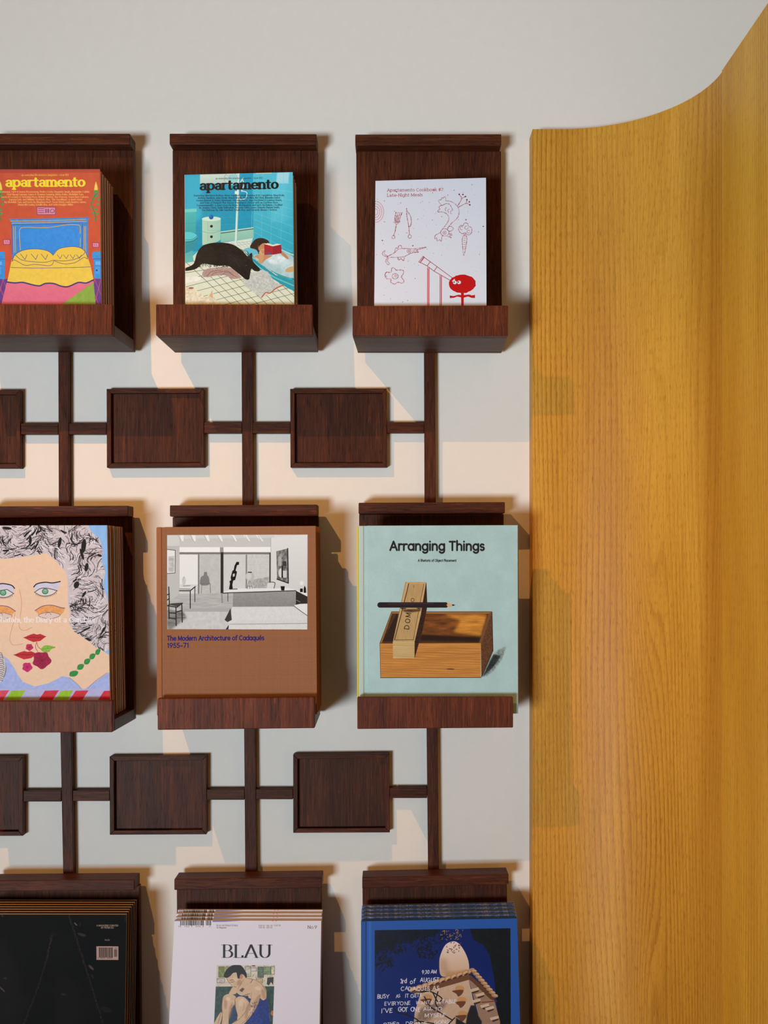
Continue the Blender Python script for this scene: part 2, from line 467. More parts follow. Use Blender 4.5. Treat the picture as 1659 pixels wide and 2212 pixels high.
GL = {
 'a': (4.6, G0(AR(2.2, 3.3, 1.75, 1.6, 155, 0), (Ln(3.95, 3.4, 3.95, .5, 4.6, .15), []), AR(2.2, 1.4, 1.75, 1.35, 0, 360))),
 'A1': (4.9, G0(AR(2.4, 2.5, 2.25, 2.4, 0, 360), ST(4.65, 0, 5))),
 'b': (4.9, G0(ST(.4, 0, 7.6, 't'), AR(2.6, 2.5, 2.2, 2.4, 0, 360))),
 'c': (4.3, G0(AR(2.5, 2.5, 2.25, 2.4, 42, 318))),
 'd': (4.9, G0(ST(4.6, 0, 7.6, 't'), AR(2.4, 2.5, 2.2, 2.4, 0, 360))),
 'e': (4.7, G0(AR(2.45, 2.5, 2.2, 2.4, 0, 318), Ln(.3, 2.5, 4.6, 2.5))),
 'f': (2.9, G0(ST(1.2, 0, 6.0, 'b'), AR(2.7, 6.0, 1.5, 1.5, 180, 65), Ln(.1, 4.9, 2.9, 4.9))),
 'g': (4.9, G0(AR(2.4, 2.5, 2.2, 2.4, 0, 360), ST(4.6, -.3, 5), AR(2.5, -.3, 2.1, 1.9, 0, -150))),
 'h': (4.6, G0(ST(.4, 0, 7.6, 'tb'), AR(2.35, 3, 1.9, 1.95, 0, 180), ST(4.25, 0, 3, 'b'))),
 'i': (1.1, G0(ST(.55, 0, 4.9, 'tb'), Ln(.55, 6.9, .55, 7.0))),
 'j': (1.3, G0(ST(.9, -1.2, 4.9, 't'), AR(-.2, -1.2, 1.1, 1.1, 0, -80), Ln(.9, 6.9, .9, 7.0))),
 'k': (4.3, G0(ST(.4, 0, 7.6, 'tb'), Ln(3.9, 4.9, .5, 2.0), Ln(1.6, 2.9, 4.2, 0))),
 'l': (1.0, G0(ST(.5, 0, 7.6, 'tb'))),
 'm': (7.6, G0(ST(.4, 0, 4.9, 'tb'), AR(2.1, 3.2, 1.65, 1.75, 0, 180), ST(3.75, 0, 3.2, 'b'), AR(5.4, 3.2, 1.65, 1.75, 0, 180), ST(7.05, 0, 3.2, 'b'))),
 'n': (4.7, G0(ST(.4, 0, 4.9, 'tb'), AR(2.35, 3, 1.9, 1.95, 0, 180), ST(4.25, 0, 3, 'b'))),
 'o': (4.9, G0(AR(2.45, 2.5, 2.2, 2.4, 0, 360))),
 'p': (4.9, G0(ST(.4, -2.3, 4.9, 'tb'), AR(2.6, 2.5, 2.2, 2.4, 0, 360))),
 'q': (4.9, G0(ST(4.6, -2.3, 4.9, 'b'), AR(2.4, 2.5, 2.2, 2.4, 0, 360))),
 'r': (3.0, G0(ST(.4, 0, 4.9, 'tb'), AR(2.3, 3.2, 1.8, 1.7, 170, 62))),
 's': (3.6, G0(AR(1.8, 3.65, 1.4, 1.2, 35, 250), AR(1.8, 1.3, 1.5, 1.3, 80, -145))),
 't': (3.0, G0((Ln(1.3, 6.6, 1.3, 1.2), []), AR(2.3, 1.2, 1.0, 1.15, 180, 300), Ln(.1, 4.85, 2.8, 4.85))),
 'u': (4.7, G0((Ln(.4, 4.9, .4, 2), [(.4, 4.7, .9, 0)]), AR(2.35, 2, 1.95, 1.95, 180, 360), ST(4.3, 0, 4.9, 't'))),
 'v': (4.4, G0((Ln(.1, 4.9, 2.2, 0), [(.1, 4.75, .8, .9)]), (Ln(2.2, 0, 4.3, 4.9), [(4.3, 4.75, .8, .6)]))),
 'w': (6.6, G0(Ln(.1, 4.9, 1.8, 0, 3.3, 4.6, 4.8, 0, 6.5, 4.9))),
 'x': (4.2, G0(Ln(.1, 4.9, 4.1, 0), Ln(4.1, 4.9, .1, 0))),
 'y': (4.4, G0((Ln(.1, 4.9, 2.3, .1), [(.1, 4.75, .8, .9)]), (Ln(4.3, 4.9, 1.4, -2.3), [(4.3, 4.75, .8, .6)]))),
 'z': (4.0, G0(Ln(.2, 4.8, 3.8, 4.8, .2, .1, 3.9, .1))),
 'A': (6.0, G0((Ln(.1, 0, 3, 7, 5.9, 0), [(.1, .15, .8, 1), (5.9, .15, 1, .8)]), Ln(1.2, 2.3, 4.8, 2.3))),
 'B': (4.6, G0(ST(.5, 0, 7, 'bT'), Ln(.5, 6.9, 2.4, 6.9), AR(2.4, 5.3, 1.6, 1.6, 90, -90), Ln(.5, 3.7, 2.6, 3.7), AR(2.6, 1.9, 1.9, 1.8, 90, -90), Ln(.5, .1, 2.6, .1))),
 'C': (5.9, G0(AR(3.3, 3.5, 3.0, 3.45, 48, 312))),
 'D': (5.6, G0(ST(.5, 0, 7, 'bT'), Ln(.5, 6.9, 2, 6.9), AR(2, 3.5, 3.4, 3.4, 90, -90), Ln(.5, .1, 2, .1))),
 'E': (4.0, G0(ST(.5, 0, 7, 'bT'), Ln(.5, 6.9, 3.9, 6.9), Ln(.5, 3.6, 3.5, 3.6), Ln(.5, .1, 4, .1))),
 'F': (3.8, G0(ST(.5, 0, 7, 'bT'), Ln(.5, 6.9, 3.8, 6.9), Ln(.5, 3.6, 3.4, 3.6))),
 'G': (6.4, G0(AR(3.4, 3.5, 3.1, 3.45, 45, 360), Ln(3.7, 3.4, 6.5, 3.4))),
 'H': (5.4, G0(ST(.5, 0, 7, 'bT'), ST(4.9, 0, 7, 'bT'), Ln(.5, 3.6, 4.9, 3.6))),
 'I': (1.2, G0(ST(.6, 0, 7, 'bT'))),
 'J': (3.2, G0(ST(2.5, 1.6, 7, 'T'), AR(1.2, 1.6, 1.3, 1.6, 0, -150))),
 'K': (5.0, G0(ST(.5, 0, 7, 'bT'), Ln(4.6, 7, .7, 3.0), Ln(1.8, 4.0, 5.0, 0))),
 'L': (3.9, G0(ST(.5, 0, 7, 'bT'), Ln(.5, .1, 3.8, .1, 3.9, 1.2))),
 'M': (6.8, G0(ST(.4, 0, 7, 'b'), Ln(.4, 7, 3.4, .8, 6.4, 7), ST(6.4, 0, 7, 'b'))),
 'N': (5.6, G0(ST(.5, 0, 7, 'b'), Ln(.5, 7, 5.1, 0), ST(5.1, 0, 7, 'T'))),
 'O': (6.8, G0(AR(3.4, 3.5, 3.2, 3.45, 0, 360))),
 'P': (4.3, G0(ST(.5, 0, 7, 'bT'), Ln(.5, 6.9, 2.4, 6.9), AR(2.4, 5.05, 1.8, 1.85, 90, -90), Ln(.5, 3.2, 2.4, 3.2))),
 'Q': (6.8, G0(AR(3.4, 3.5, 3.2, 3.45, 0, 360), Ln(3.8, 1.8, 6.4, -.3))),
 'R': (4.8, G0(ST(.5, 0, 7, 'bT'), Ln(.5, 6.9, 2.4, 6.9), AR(2.4, 5.1, 1.8, 1.8, 90, -90), Ln(.5, 3.3, 2.4, 3.3), Ln(2.3, 3.3, 4.7, 0))),
 'S': (4.2, G0(AR(2.1, 5.2, 1.7, 1.7, 40, 255), AR(2.0, 1.8, 1.9, 1.8, 85, -145))),
 'T': (4.8, G0(ST(2.4, 0, 7, 'b'), Ln(.1, 6.9, 4.7, 6.9))),
 'U': (5.4, G0((Ln(.5, 7, .5, 2.4), [(.5, 6.85, 1.2, 1.2)]), AR(2.7, 2.4, 2.2, 2.35, 180, 360), ST(4.9, 2.4, 7, 'T'))),
 'V': (5.6, G0(Ln(.1, 7, 2.8, 0, 5.5, 7))),
 'W': (8.0, G0(Ln(.1, 7, 2.1, 0, 4, 6.6, 5.9, 0, 7.9, 7))),
 'X': (5.0, G0(Ln(.1, 7, 4.9, 0), Ln(4.9, 7, .1, 0))),
 'Y': (5.0, G0(Ln(.1, 7, 2.5, 3.3, 4.9, 7), Ln(2.5, 3.3, 2.5, 0))),
 'Z': (4.6, G0(Ln(.3, 6.9, 4.4, 6.9, .2, .1, 4.5, .1))),
 '0': (4.6, G0(AR(2.3, 3.5, 2.0, 3.4, 0, 360))), '1': (2.6, G0(Ln(.5, 5.9, 1.8, 6.9, 1.8, 0))),
 '2': (4.3, G0(AR(2.1, 5.1, 1.8, 1.8, 165, -35), Ln(3.6, 4.1, .3, .1, 4.1, .1))),
 '3': (4.2, G0(AR(2.0, 5.2, 1.6, 1.6, 150, -80), AR(2.0, 1.9, 1.9, 1.8, 85, -150))),
 '4': (4.6, G0(Ln(3.4, 0, 3.4, 7, .3, 1.9, 4.6, 1.9))),
 '5': (4.3, G0(Ln(3.8, 6.9, 1.2, 6.9, .8, 4.0), AR(2.0, 2.2, 2.0, 2.1, 125, -145))),
 '6': (4.5, G0(AR(2.3, 2.1, 2.0, 2.0, 0, 360), Ln(.45, 2.8, 3.0, 7))),
 '7': (4.2, G0(Ln(.2, 6.9, 4.0, 6.9, 1.5, 0))),
 '8': (4.4, G0(AR(2.2, 5.3, 1.5, 1.55, 0, 360), AR(2.2, 1.9, 1.9, 1.85, 0, 360))),
 '9': (4.5, G0(AR(2.3, 4.9, 2.0, 2.0, 0, 360), Ln(4.15, 4.2, 1.6, 0))),
 '#': (5.0, G0(Ln(1.4, 0, 2.1, 7), Ln(3.4, 0, 4.1, 7), Ln(.3, 4.8, 4.9, 4.8), Ln(.1, 2.2, 4.7, 2.2))),
 ':': (.8, G0(Ln(.4, .2, .4, .3), Ln(.4, 4.3, .4, 4.4))), '.': (.8, G0(Ln(.4, .1, .4, .2))), ',': (.8, G0(Ln(.5, .2, .1, -1.2))),
 "'": (.7, G0(Ln(.4, 7.2, .3, 5.6))), '-': (2.6, G0(Ln(.2, 2.5, 2.4, 2.5))), '–': (3.8, G0(Ln(.1, 2.6, 3.7, 2.6))),
 '&': (5.6, G0(AR(2.3, 5.4, 1.4, 1.5, 0, 360), AR(2.2, 1.9, 2.0, 1.9, 110, 330), Ln(1.4, 4.4, 5.4, 0))),
 'é': (4.7, G0(AR(2.45, 2.5, 2.2, 2.4, 0, 318), Ln(.3, 2.5, 4.6, 2.5), Ln(2.2, 6.0, 3.4, 7.3))),
 ' ': (1.8, []), '/': (3, G0(Ln(.2, 0, 2.8, 7))),
}
def glyph(ch, geo=False):
    if geo and ch == 'a': ch = 'A1'
    return GL.get(ch, GL['o'])
def to_image(name, bd):
    im = bpy.data.images.new(name, bd.w, bd.h, alpha=False)
    a = np.ones((bd.h, bd.w, 4), np.float32)
    a[..., :3] = np.clip(bd.im, 0, 1)
    im.pixels.foreach_set(a[::-1].ravel())
    im.update()
    im.pack()
    return im
def print_mat(name, bd, gain=1.15, rough=.42, spec=.25, cloth=False, tint=(1, 1, 1)):
    m, nt, b = newmat(name)
    t = N(nt, 'ShaderNodeTexImage'); t.image = to_image(name, bd); t.extension = 'EXTEND'
    uv = N(nt, 'ShaderNodeUVMap', uv_map='UVMap')
    nt.links.new(uv.outputs[0], t.inputs[0])
    mx = N(nt, 'ShaderNodeVectorMath', operation='MULTIPLY'); mx.inputs[1].default_value = tuple(gain * x for x in tint)
    nt.links.new(t.outputs[0], mx.inputs[0]); nt.links.new(mx.outputs[0], b.inputs['Base Color'])
    b.inputs['Roughness'].default_value = rough
    b.inputs['Specular IOR Level'].default_value = spec
    if cloth:
        tc = N(nt, 'ShaderNodeTexCoord')
        hs = []
        for sc in ((2600, 1, 240), (240, 1, 2600)):
            mp = N(nt, 'ShaderNodeMapping'); mp.inputs['Scale'].default_value = sc
            nt.links.new(tc.outputs['Object'], mp.inputs[0])
            n = N(nt, 'ShaderNodeTexNoise', Scale=1.0, Detail=1.0); nt.links.new(mp.outputs[0], n.inputs[0]); hs.append(n)
        ad = N(nt, 'ShaderNodeMath', operation='ADD'); nt.links.new(hs[0].outputs[0], ad.inputs[0]); nt.links.new(hs[1].outputs[0], ad.inputs[1])
        bp = N(nt, 'ShaderNodeBump', Strength=.5, Distance=.0004); nt.links.new(ad.outputs[0], bp.inputs['Height']); nt.links.new(bp.outputs[0], b.inputs['Normal'])
    return m
# ------------------------------------------------------------------ room shell
def slab(name, x0, x1, y0, y1, z0, z1, mat):
    f = [Vector((x0, y0, z1)), Vector((x1, y0, z1)), Vector((x1, y0, z0)), Vector((x0, y0, z0))]
    b = [Vector((p.x, y1, p.z)) for p in f]
    o = link(name, hexa(f, b, Vector((0, 0, 0)), 0), mat)
    o['kind'] = 'structure'
    return o
slab('wall_back', -2.6, 1.6, 0.0, 0.12, 0.0, 3.0, PLASTER)
slab('floor', -2.6, 1.6, -4.2, 0.12, -0.1, 0.0, FLOOR_M)
slab('ceiling', -2.6, 1.6, -4.2, 0.12, 3.0, 3.1, CEIL_M)

# ------------------------------------------------------------------ curved ash partition at the right
part_o = empty('wood_partition', (0.35, -0.02, 0), 'tall honey-coloured ash partition at the right, curving from the white wall towards the viewer', 'partition')
ZT = W3(1150, 279, .040).z
def sheet(name, path, back, mat, z0, z1):
    """upright sheet: path = front line in plan, back = rear line in plan"""
    bm = bmesh.new(); uvl = bm.loops.layers.uv.new('UVMap')
    org = part_o.location
    arc = [0]
    for a, b in zip(path[:-1], path[1:]): arc.append(arc[-1] + math.dist(a, b))
    rows = []
    for z in (z0, z1):
        rows.append(([bm.verts.new(Vector((x, y, z)) - org) for x, y in path], [bm.verts.new(Vector((x, y, z)) - org) for x, y in back]))
    def face(vs, us, zs):
        f = bm.faces.new(vs)
        for l, u, z in zip(f.loops, us, zs): l[uvl].uv = (u, z)
    n = len(path)
    for i in range(n - 1):
        for side in (0, 1):
            a, b = rows[0][side], rows[1][side]
            face([a[i], a[i + 1], b[i + 1], b[i]], [arc[i], arc[i + 1]] + [arc[i + 1], arc[i]], [z0, z0, z1, z1])
        for r, z in ((0, z0), (1, z1)):
            p, q = rows[r]
            face([p[i], p[i + 1], q[i + 1], q[i]], [arc[i], arc[i + 1], arc[i + 1], arc[i]], [z, z, z + .04, z + .04])
    for i in (0, n - 1):
        face([rows[0][0][i], rows[1][0][i], rows[1][1][i], rows[0][1][i]], [arc[i] - .02, arc[i] - .02, arc[i] - .06, arc[i] - .06], [z0, z1, z1, z0])
    bmesh.ops.recalc_face_normals(bm, faces=bm.faces)
    me = bpy.data.meshes.new(name); bm.to_mesh(me); bm.free()
    for p in me.polygons: p.use_smooth = False
    me.set_sharp_from_angle(angle=math.radians(30)) if hasattr(me, 'set_sharp_from_angle') else None
    for p in me.polygons: p.use_smooth = True
    return link(name, me, mat, part_o)
XL = (1150.5 - CX) * (D - .040) / F
XS = .4750; RA = .200
front = [(XL, -.040)]; back = [(XL, -.0004)]
xa = XS - RA; ya = -(.040 + RA)
for i in range(5): front.append((XL + (xa - XL) * (i + 1) / 5, -.040)); back.append((front[-1][0], -.0004))
for i in range(1, 37):
    t = math.radians(90 - 90 * i / 36)
    front.append((xa + RA * math.cos(t), ya + RA * math.sin(t))); back.append((xa + (RA + .0396) * math.cos(t), ya + (RA + .0396) * math.sin(t)))
sheet('curved_panel', front, back, ASH_CURVE, 0.0005, ZT)
sheet('side_panel', [(XS - .0015, ya - .0006), (XS - .0015, -.85)], [(XS + .04, ya - .0006), (XS + .04, -.85)], ASH_SIDE, 0.0005, ZT)

# ------------------------------------------------------------------ display shelves
def Xat(px, d): return (px - CX) * (D - d) / F
def Zat(py, d): return EYE + (CY - py) * (D - d) / F
BOARD = {}
RAIL_H = .0474
def shelf(key, label, cap, panel_top, panel_bot, rail=None):
    """cap: (xl, xr, y top left, y top right, y bottom left, y bottom right) at 51 mm; panel_*: (xl, xr) at 28 mm; rail: (xl, xr, yt l, yt r, yb l, yb r) at 148 mm"""
    xl, xr, ytl, ytr, ybl, ybr = cap
    dC, dP, dB, dR = .051, .028, .0152, .148
    cf = [W3(xl, ytl, dC), W3(xr, ytr, dC), W3(xr, ybr, dC), W3(xl, ybl, dC)]
    org = Vector(((cf[0].x + cf[1].x) / 2, 0, cf[0].z - .348))
    e = empty('display_shelf', org, label, 'shelf', 'dark oak display shelves on the white wall')
    link('cap_rail', hexa(cf, depth(cf, dB), org, .0013), WOOD_H, e)
    if rail is None:
        zl, zr = cf[0].z - .348, cf[1].z - .348
        rf = [Vector((Xat(panel_bot[2], dR), -dR, zl + RAIL_H)), Vector((Xat(panel_bot[3], dR), -dR, zr + RAIL_H)), Vector((Xat(panel_bot[3], dR), -dR, zr)), Vector((Xat(panel_bot[2], dR), -dR, zl))]
    else:
        a, b, t1, t2, b1, b2 = rail
        rf = [W3(a, t1, dR), W3(b, t2, dR), W3(b, b2, dR), W3(a, b1, dR)]
        zl, zr = rf[3].z, rf[2].z
    link('front_rail', hexa(rf, depth(rf, dR - .012), org, .0014), WOOD_RAIL, e)
    pl, pr = panel_bot[0], panel_bot[1]
    pf = [Vector((Xat(panel_top[0], dP), -dP, cf[3].z - .0002)), Vector((Xat(panel_top[1], dP), -dP, cf[2].z - .0002)), Vector((Xat(pr, dP), -dP, zr)), Vector((Xat(pl, dP), -dP, zl))]
    link('back_panel', hexa(pf, depth(pf, dB), org, .0008), WOOD_V, e)
    T = .018
    f = [rf[3] + Vector((0, 0, T)), rf[2] + Vector((0, 0, T)), rf[2].copy(), rf[3].copy()]
    f = depth(f, dR - .0123)
    b = [pf[3] + Vector((0, 0, T)), pf[2] + Vector((0, 0, T)), pf[2].copy(), pf[3].copy()]
    b = depth(b, dP + .0002)
    link('shelf_board', hexa(f, b, org, .0008), WOOD_BOARD, e)
    BOARD[key] = (zl + T, zr + T)
shelf('11', 'dark oak display shelf at upper left, holding the orange-covered magazines with a yellow bed', (-36, 280.9, 288, 288.3, 312, 312), (-24, 288.7), (-24, 288.7), (-96, 242.2, 656.6, 656.8, 723.7, 723.7))
shelf('12', 'dark oak display shelf holding the turquoise bathroom magazines, middle of the top row', (366.1, 683.7, 288.1, 289.3, 312, 312.7), (372.7, 686.8), (374.2, 686.4), (336.6, 675, 657, 657.5, 724.5, 723.8))
shelf('13', 'dark oak display shelf holding the white cookbook with red drawings', (767.3, 1083, 290, 289.4, 314.2, 314), (769.4, 1082.2), (772.2, 1084.6), (761.5, 1097.5, 660.5, 659.5, 725.3, 725.8))
shelf('21', 'dark oak display shelf holding the magazines with a painted face on the cover', (-38, 276.5, 1094, 1092.3, 1118.5, 1115), (-26, 286), (-24, 290), (-95, 242.8, 1514.5, 1513.7, 1583.6, 1582))
shelf('22', 'dark oak display shelf holding the brown cloth-bound books, middle of the middle row', (366.7, 685.3, 1091.6, 1089.9, 1115.7, 1114.4), (372.7, 688.2), (376, 690.4), (340.3, 679.8, 1508.9, 1506, 1577, 1573))
shelf('23', 'dark oak display shelf holding the pale green book with a drawn wooden box', (774.5, 1090.7, 1086, 1084.4, 1109.9, 1108.8), (775.6, 1088), (778, 1090), (771.8, 1108.5, 1506.4, 1505.6, 1575, 1572))
shelf('31', 'dark oak display shelf at lower left, holding the black magazines', (-25, 290.5, 1902.3, 1899.7, 1925.8, 1923.4), (-14, 300.6), (-10, 304, -90, 252))
shelf('32', 'dark oak display shelf holding the white magazines, middle of the bottom row', (376.3, 695.2, 1899, 1894.4, 1923, 1918.4), (381.7, 693.9), (385, 698, 350, 692))
shelf('33', 'dark oak display shelf at the bottom beside the ash partition, holding the blue books', (782.4, 1098.6, 1895, 1887.9, 1919.7, 1910.4), (782.8, 1094.9), (787, 1099, 778, 1119))

# ------------------------------------------------------------------ lattice of sticks and small tray panels between the shelves
dS = .0148
def stick(name, q, label, cat, group, mat):
    org = Vector(((q[2].x + q[3].x) / 2, 0, q[2].z))
    o = link(name, hexa(depth(q, dS), depth(q, .0003), org, .0008), mat)
    o.location = org
    return tag(o, label, cat, group)
def post(x0t, x1t, yt, x0b, x1b, yb, label, over=24):
    # runs on a little behind the shelf above and the shelf below
    s = (x0b - x0t) / (yb - yt)
    q = [W3(x0t - s * over, yt - over, dS), W3(x1t - s * over, yt - over, dS), W3(x1b + s * over, yb + over, dS), W3(x0b + s * over, yb + over, dS)]
    stick('lattice_post', q, label, 'post', 'upright dark oak sticks between the shelves', WOOD_STICK)
post(125.6, 147.8, 763, 126.6, 148.8, 1092, 'upright dark oak stick between the orange bed magazines and the painted-face magazines')
post(521.6, 544.8, 763, 523.3, 546.8, 1090, 'upright dark oak stick between the bathroom magazines and the brown cloth books')
post(916.2, 939.3, 763, 917.3, 941.5, 1085, 'upright dark oak stick between the white cookbook and the pale green book')
post(130.2, 154.4, 1583, 136.2, 158.6, 1887, 'upright dark oak stick between the painted-face magazines and the black magazines')
post(527.2, 551.2, 1576, 529.6, 554.5, 1880, 'upright dark oak stick between the brown cloth books and the white magazines')
post(921.9, 945.2, 1574, 925.0, 948.2, 1874, 'upright dark oak stick between the pale green book and the blue books')
def bar(x0, x1, y0, y1, label):
    stick('lattice_bar', quad(x0, x1, y0, y1, dS), label, 'bar', 'level dark oak sticks of the lattice', WOOD_H)
bar(45, 125.6, 914.6, 937.8, 'short level dark oak stick in the upper lattice, leftmost, right of the cut-off panel')
bar(148.6, 229.8, 914.4, 937.8, 'level dark oak stick left of the upper middle panel')
bar(440.8, 522.0, 912.3, 935.5, 'level dark oak stick right of the upper middle panel')
bar(546.0, 626.6, 912.8, 935.6, 'level dark oak stick left of the upper right panel')
bar(836.2, 916.2, 912, 934.8, 'level dark oak stick right of the upper right panel')
bar(50.4, 132.2, 1708, 1731.8, 'short level dark oak stick in the lower lattice, leftmost, right of the cut-off panel')
bar(157.2, 236.4, 1707.7, 1730.6, 'level dark oak stick left of the lower middle panel')
bar(446.6, 527.9, 1705.4, 1728, 'level dark oak stick right of the lower middle panel')
bar(552.9, 632.6, 1704.8, 1726.8, 'level dark oak stick left of the lower right panel')
bar(842.4, 922.6, 1701.8, 1724.2, 'level dark oak stick right of the lower right panel')
def lerp(a, b, t): return a + (b - a) * t
def tray(q, label, w=.0074):
    org = Vector(((q[2].x + q[3].x) / 2, 0, (q[2].z + q[3].z) / 2))
    e = empty('wall_plaque', org, label, 'plaque', 'framed dark oak panels in the lattice')
    q = depth(q, dS + .0004)
    W = (q[1] - q[0]).length; H = (q[3] - q[0]).length
    def at(u, v): return lerp(lerp(q[0], q[1], u), lerp(q[3], q[2], u), v)
    a, b = w / W, w / H
    i = [at(a, b), at(1 - a, b), at(1 - a, 1 - b), at(a, 1 - b)]
    for k, (f, m) in enumerate(((( q[0], q[1], i[1], i[0]), WOOD_H), ((i[1], q[1], q[2], i[2]), WOOD_STICK), ((i[3], i[2], q[2], q[3]), WOOD_H), ((q[0], i[0], i[3], q[3]), WOOD_STICK))):
        link('frame_side', hexa(list(f), depth(f, .0004), org, .0007), m, e)
    i2 = [at(a * 1.02, b * 1.02), at(1 - a * 1.02, b * 1.02), at(1 - a * 1.02, 1 - b * 1.02), at(a * 1.02, 1 - b * 1.02)]
    link('inset_panel', hexa(depth(i2, .0072), depth(i2, .0006), org, .0002), WOOD_TRAY, e)
tray(quad(-168, 43.9, 842.5, 1011.5, dS), 'framed dark oak panel cut off by the left edge, upper lattice')
tray(quad(230.2, 440, 840, 1010.6, dS, 230.8, 440.4, 839.4, 1009.2), 'framed dark oak panel between the orange bed magazines and the brown books, upper lattice')
tray(quad(626.7, 835.2, 839.9, 1009.8, dS, 627.5, 836, 839.3, 1009.3), 'framed dark oak panel at the right of the upper lattice')
tray(quad(-164, 49.6, 1636, 1806.4, dS, -163, 49.8, 1634.6, 1805.5), 'framed dark oak panel cut off by the left edge, lower lattice')
tray(quad(236.6, 446, 1634.2, 1803.4, dS, 237.2, 446.2, 1632.6, 1802.2), 'framed dark oak panel above the white and black magazines, lower lattice')
tray(quad(633.2, 841, 1630, 1799.2, dS, 633.4, 842.2, 1628, 1798.2), 'framed dark oak panel at the right of the lower lattice')

# ------------------------------------------------------------------ magazines and books
def bottom_corner(top, px_ref, y_ref, zb, db):
    dt = -top.y
    # where the edge passes y_ref
    lo, hi = 0.0, 1.0
    for _ in range(40):
        s = (lo + hi) / 2
        z = lerp(top.z, zb, s); d = lerp(dt, db, s)
        y = CY - (z - EYE) * F / (D - d)
        if y < y_ref: lo = s
        else: hi = s
    x = (px_ref - CX) * (D - lerp(dt, db, s)) / F
    return Vector((top.x + (x - top.x) / s, -db, zb))
class Sheet:
    """local frame of a leaning cover: corners plus the direction into the stack"""
    def __init__(s, shelf_key, tl, tr, yref, xl, xr, dt, db, t):
        TL, TR = W3(*tl, dt), W3(*tr, dt)
        zl, zr = BOARD[shelf_key]
        lean = math.atan2(db - dt, TL.z - zl)
        lift = t * math.sin(abs(lean)) + .0004
        BL = bottom_corner(TL, xl, yref, zl + lift, db)
        BR = bottom_corner(TR, xr, yref, zr + lift, db)
        s.c = [TL, TR, BR, BL]
        s.n = (TR - TL).cross(BL - TL).normalized()
        if s.n.y < 0: s.n = -s.n
        s.t = t; s.lean = lean; s.step = t / math.cos(lean) + .0003
        s.org = Vector(((BL.x + BR.x) / 2, (BL.y + BR.y) / 2, min(BL.z, BR.z)))
        s.W = (TR - TL).length; s.Hh = (BL - TL).length
        s.px = [PX(p) for p in s.c]
    def at(s, u, v, t): return lerp(lerp(s.c[0], s.c[1], u), lerp(s.c[3], s.c[2], u), v) + s.n * t
    def block(s, u0, u1, v0, v1, t0, t1, bev=0.0, uv=False):
        """u, v in metres from the top left corner (negative = from the far side)"""
        U = lambda x: x / s.W; V = lambda x: x / s.Hh
        f = [s.at(U(u0), V(v0), t0), s.at(U(u1), V(v0), t0), s.at(U(u1), V(v1), t0), s.at(U(u0), V(v1), t0)]
        b = [s.at(U(u0), V(v0), t1), s.at(U(u1), V(v0), t1), s.at(U(u1), V(v1), t1), s.at(U(u0), V(v1), t1)]
        me = hexa(f, b, s.org, bev)
        if uv:
            l = me.uv_layers.new(name='UVMap')
            ux = (s.c[1] - s.c[0]).normalized(); vx = (s.c[3] - s.c[0]).normalized()
            for lp in me.loops:
                p = me.vertices[lp.vertex_index].co + s.org - s.c[0]
                # solve p = a*ux + b*vx in the cover plane
                p = p - s.n * p.dot(s.n); k = ux.dot(vx); a = (p.dot(ux) - k * p.dot(vx)) / (1 - k * k); b2 = (p.dot(vx) - k * p.dot(ux)) / (1 - k * k)
                l.data[lp.index].uv = (a / s.W, 1 - b2 / s.Hh)
        return me
def copy_tree(o, parent=None):
    c = o.copy(); COL.objects.link(c)
    if parent is not None: c.parent = parent
    for ch in o.children: copy_tree(ch, c)
    return c
ORD = ['', 'second', 'third', 'fourth', 'fifth', 'sixth', 'seventh', 'eighth', 'ninth']
JR = random.Random(4)
def restack(first, sh, n, what, where, cat, group, rise=0.0, jit=.0006, tints=None):
    step = sh.step + rise * math.tan(max(0, sh.lean)) + (.0003 if rise else 0)
    for k in range(1, n):
        c = copy_tree(first)
        c.location = first.location + Vector((JR.uniform(-jit, jit), step * k, rise * k))
        c['label'] = '%s, %s from the front %s' % (what, ORD[k], where)
        if tints:
            for ch in c.children:
                if ch.name.startswith('back_cover') or ch.name.startswith('spine'):
                    m = tints[k % len(tints)]
                    ch.data = ch.data.copy(); ch.data.materials.clear(); ch.data.materials.append(m)
def magazine(sh, label, cat, group, front_m, spine_m, back_m, page_m, name='magazine'):
    e = empty(name, sh.org, label, cat, group)
    W, H, t = sh.W, sh.Hh, sh.t
    link('front_cover', sh.block(0.0003, W, 0, H, 0, .0004, 0, True), front_m, e)
    link('spine', sh.block(0, .0003, 0, H, 0, t, 0), spine_m, e)
    link('pages', sh.block(.00035, W - .0012, .0001, H - .0002, .00042, t - .00042, 0), page_m, e)
    link('back_cover', sh.block(.0003, W, 0, H, t - .0004, t, 0), back_m, e)
    return e
def hardback(sh, label, cat, group, front_m, cloth, spine_m, page_m, hinge=.0085, groove=.0045, spine_out=0.0, board=.0028, inset=.003):
    e = empty('book', sh.org, label, cat, group)
    W, H, t = sh.W, sh.Hh, sh.t
    link('front_board', sh.block(hinge + groove, W, 0, H, 0, board, .0006, True), front_m, e)
    link('joint', sh.block(hinge * .7, hinge + groove + .0006, .0003, H - .0003, .0012, board, .0001, True), front_m, e)
    link('spine', sh.block(-spine_out, hinge, 0.0001, H, -.0002, t, .0016, False), spine_m, e)
    link('pages', sh.block(hinge + .0002, W - .004, .003, H - .002, board + .0001, t - board - .0001, 0), page_m, e)
    link('back_board', sh.block(hinge + .0002, W, 0, H, t - board, t, .0006), cloth, e)
    return e
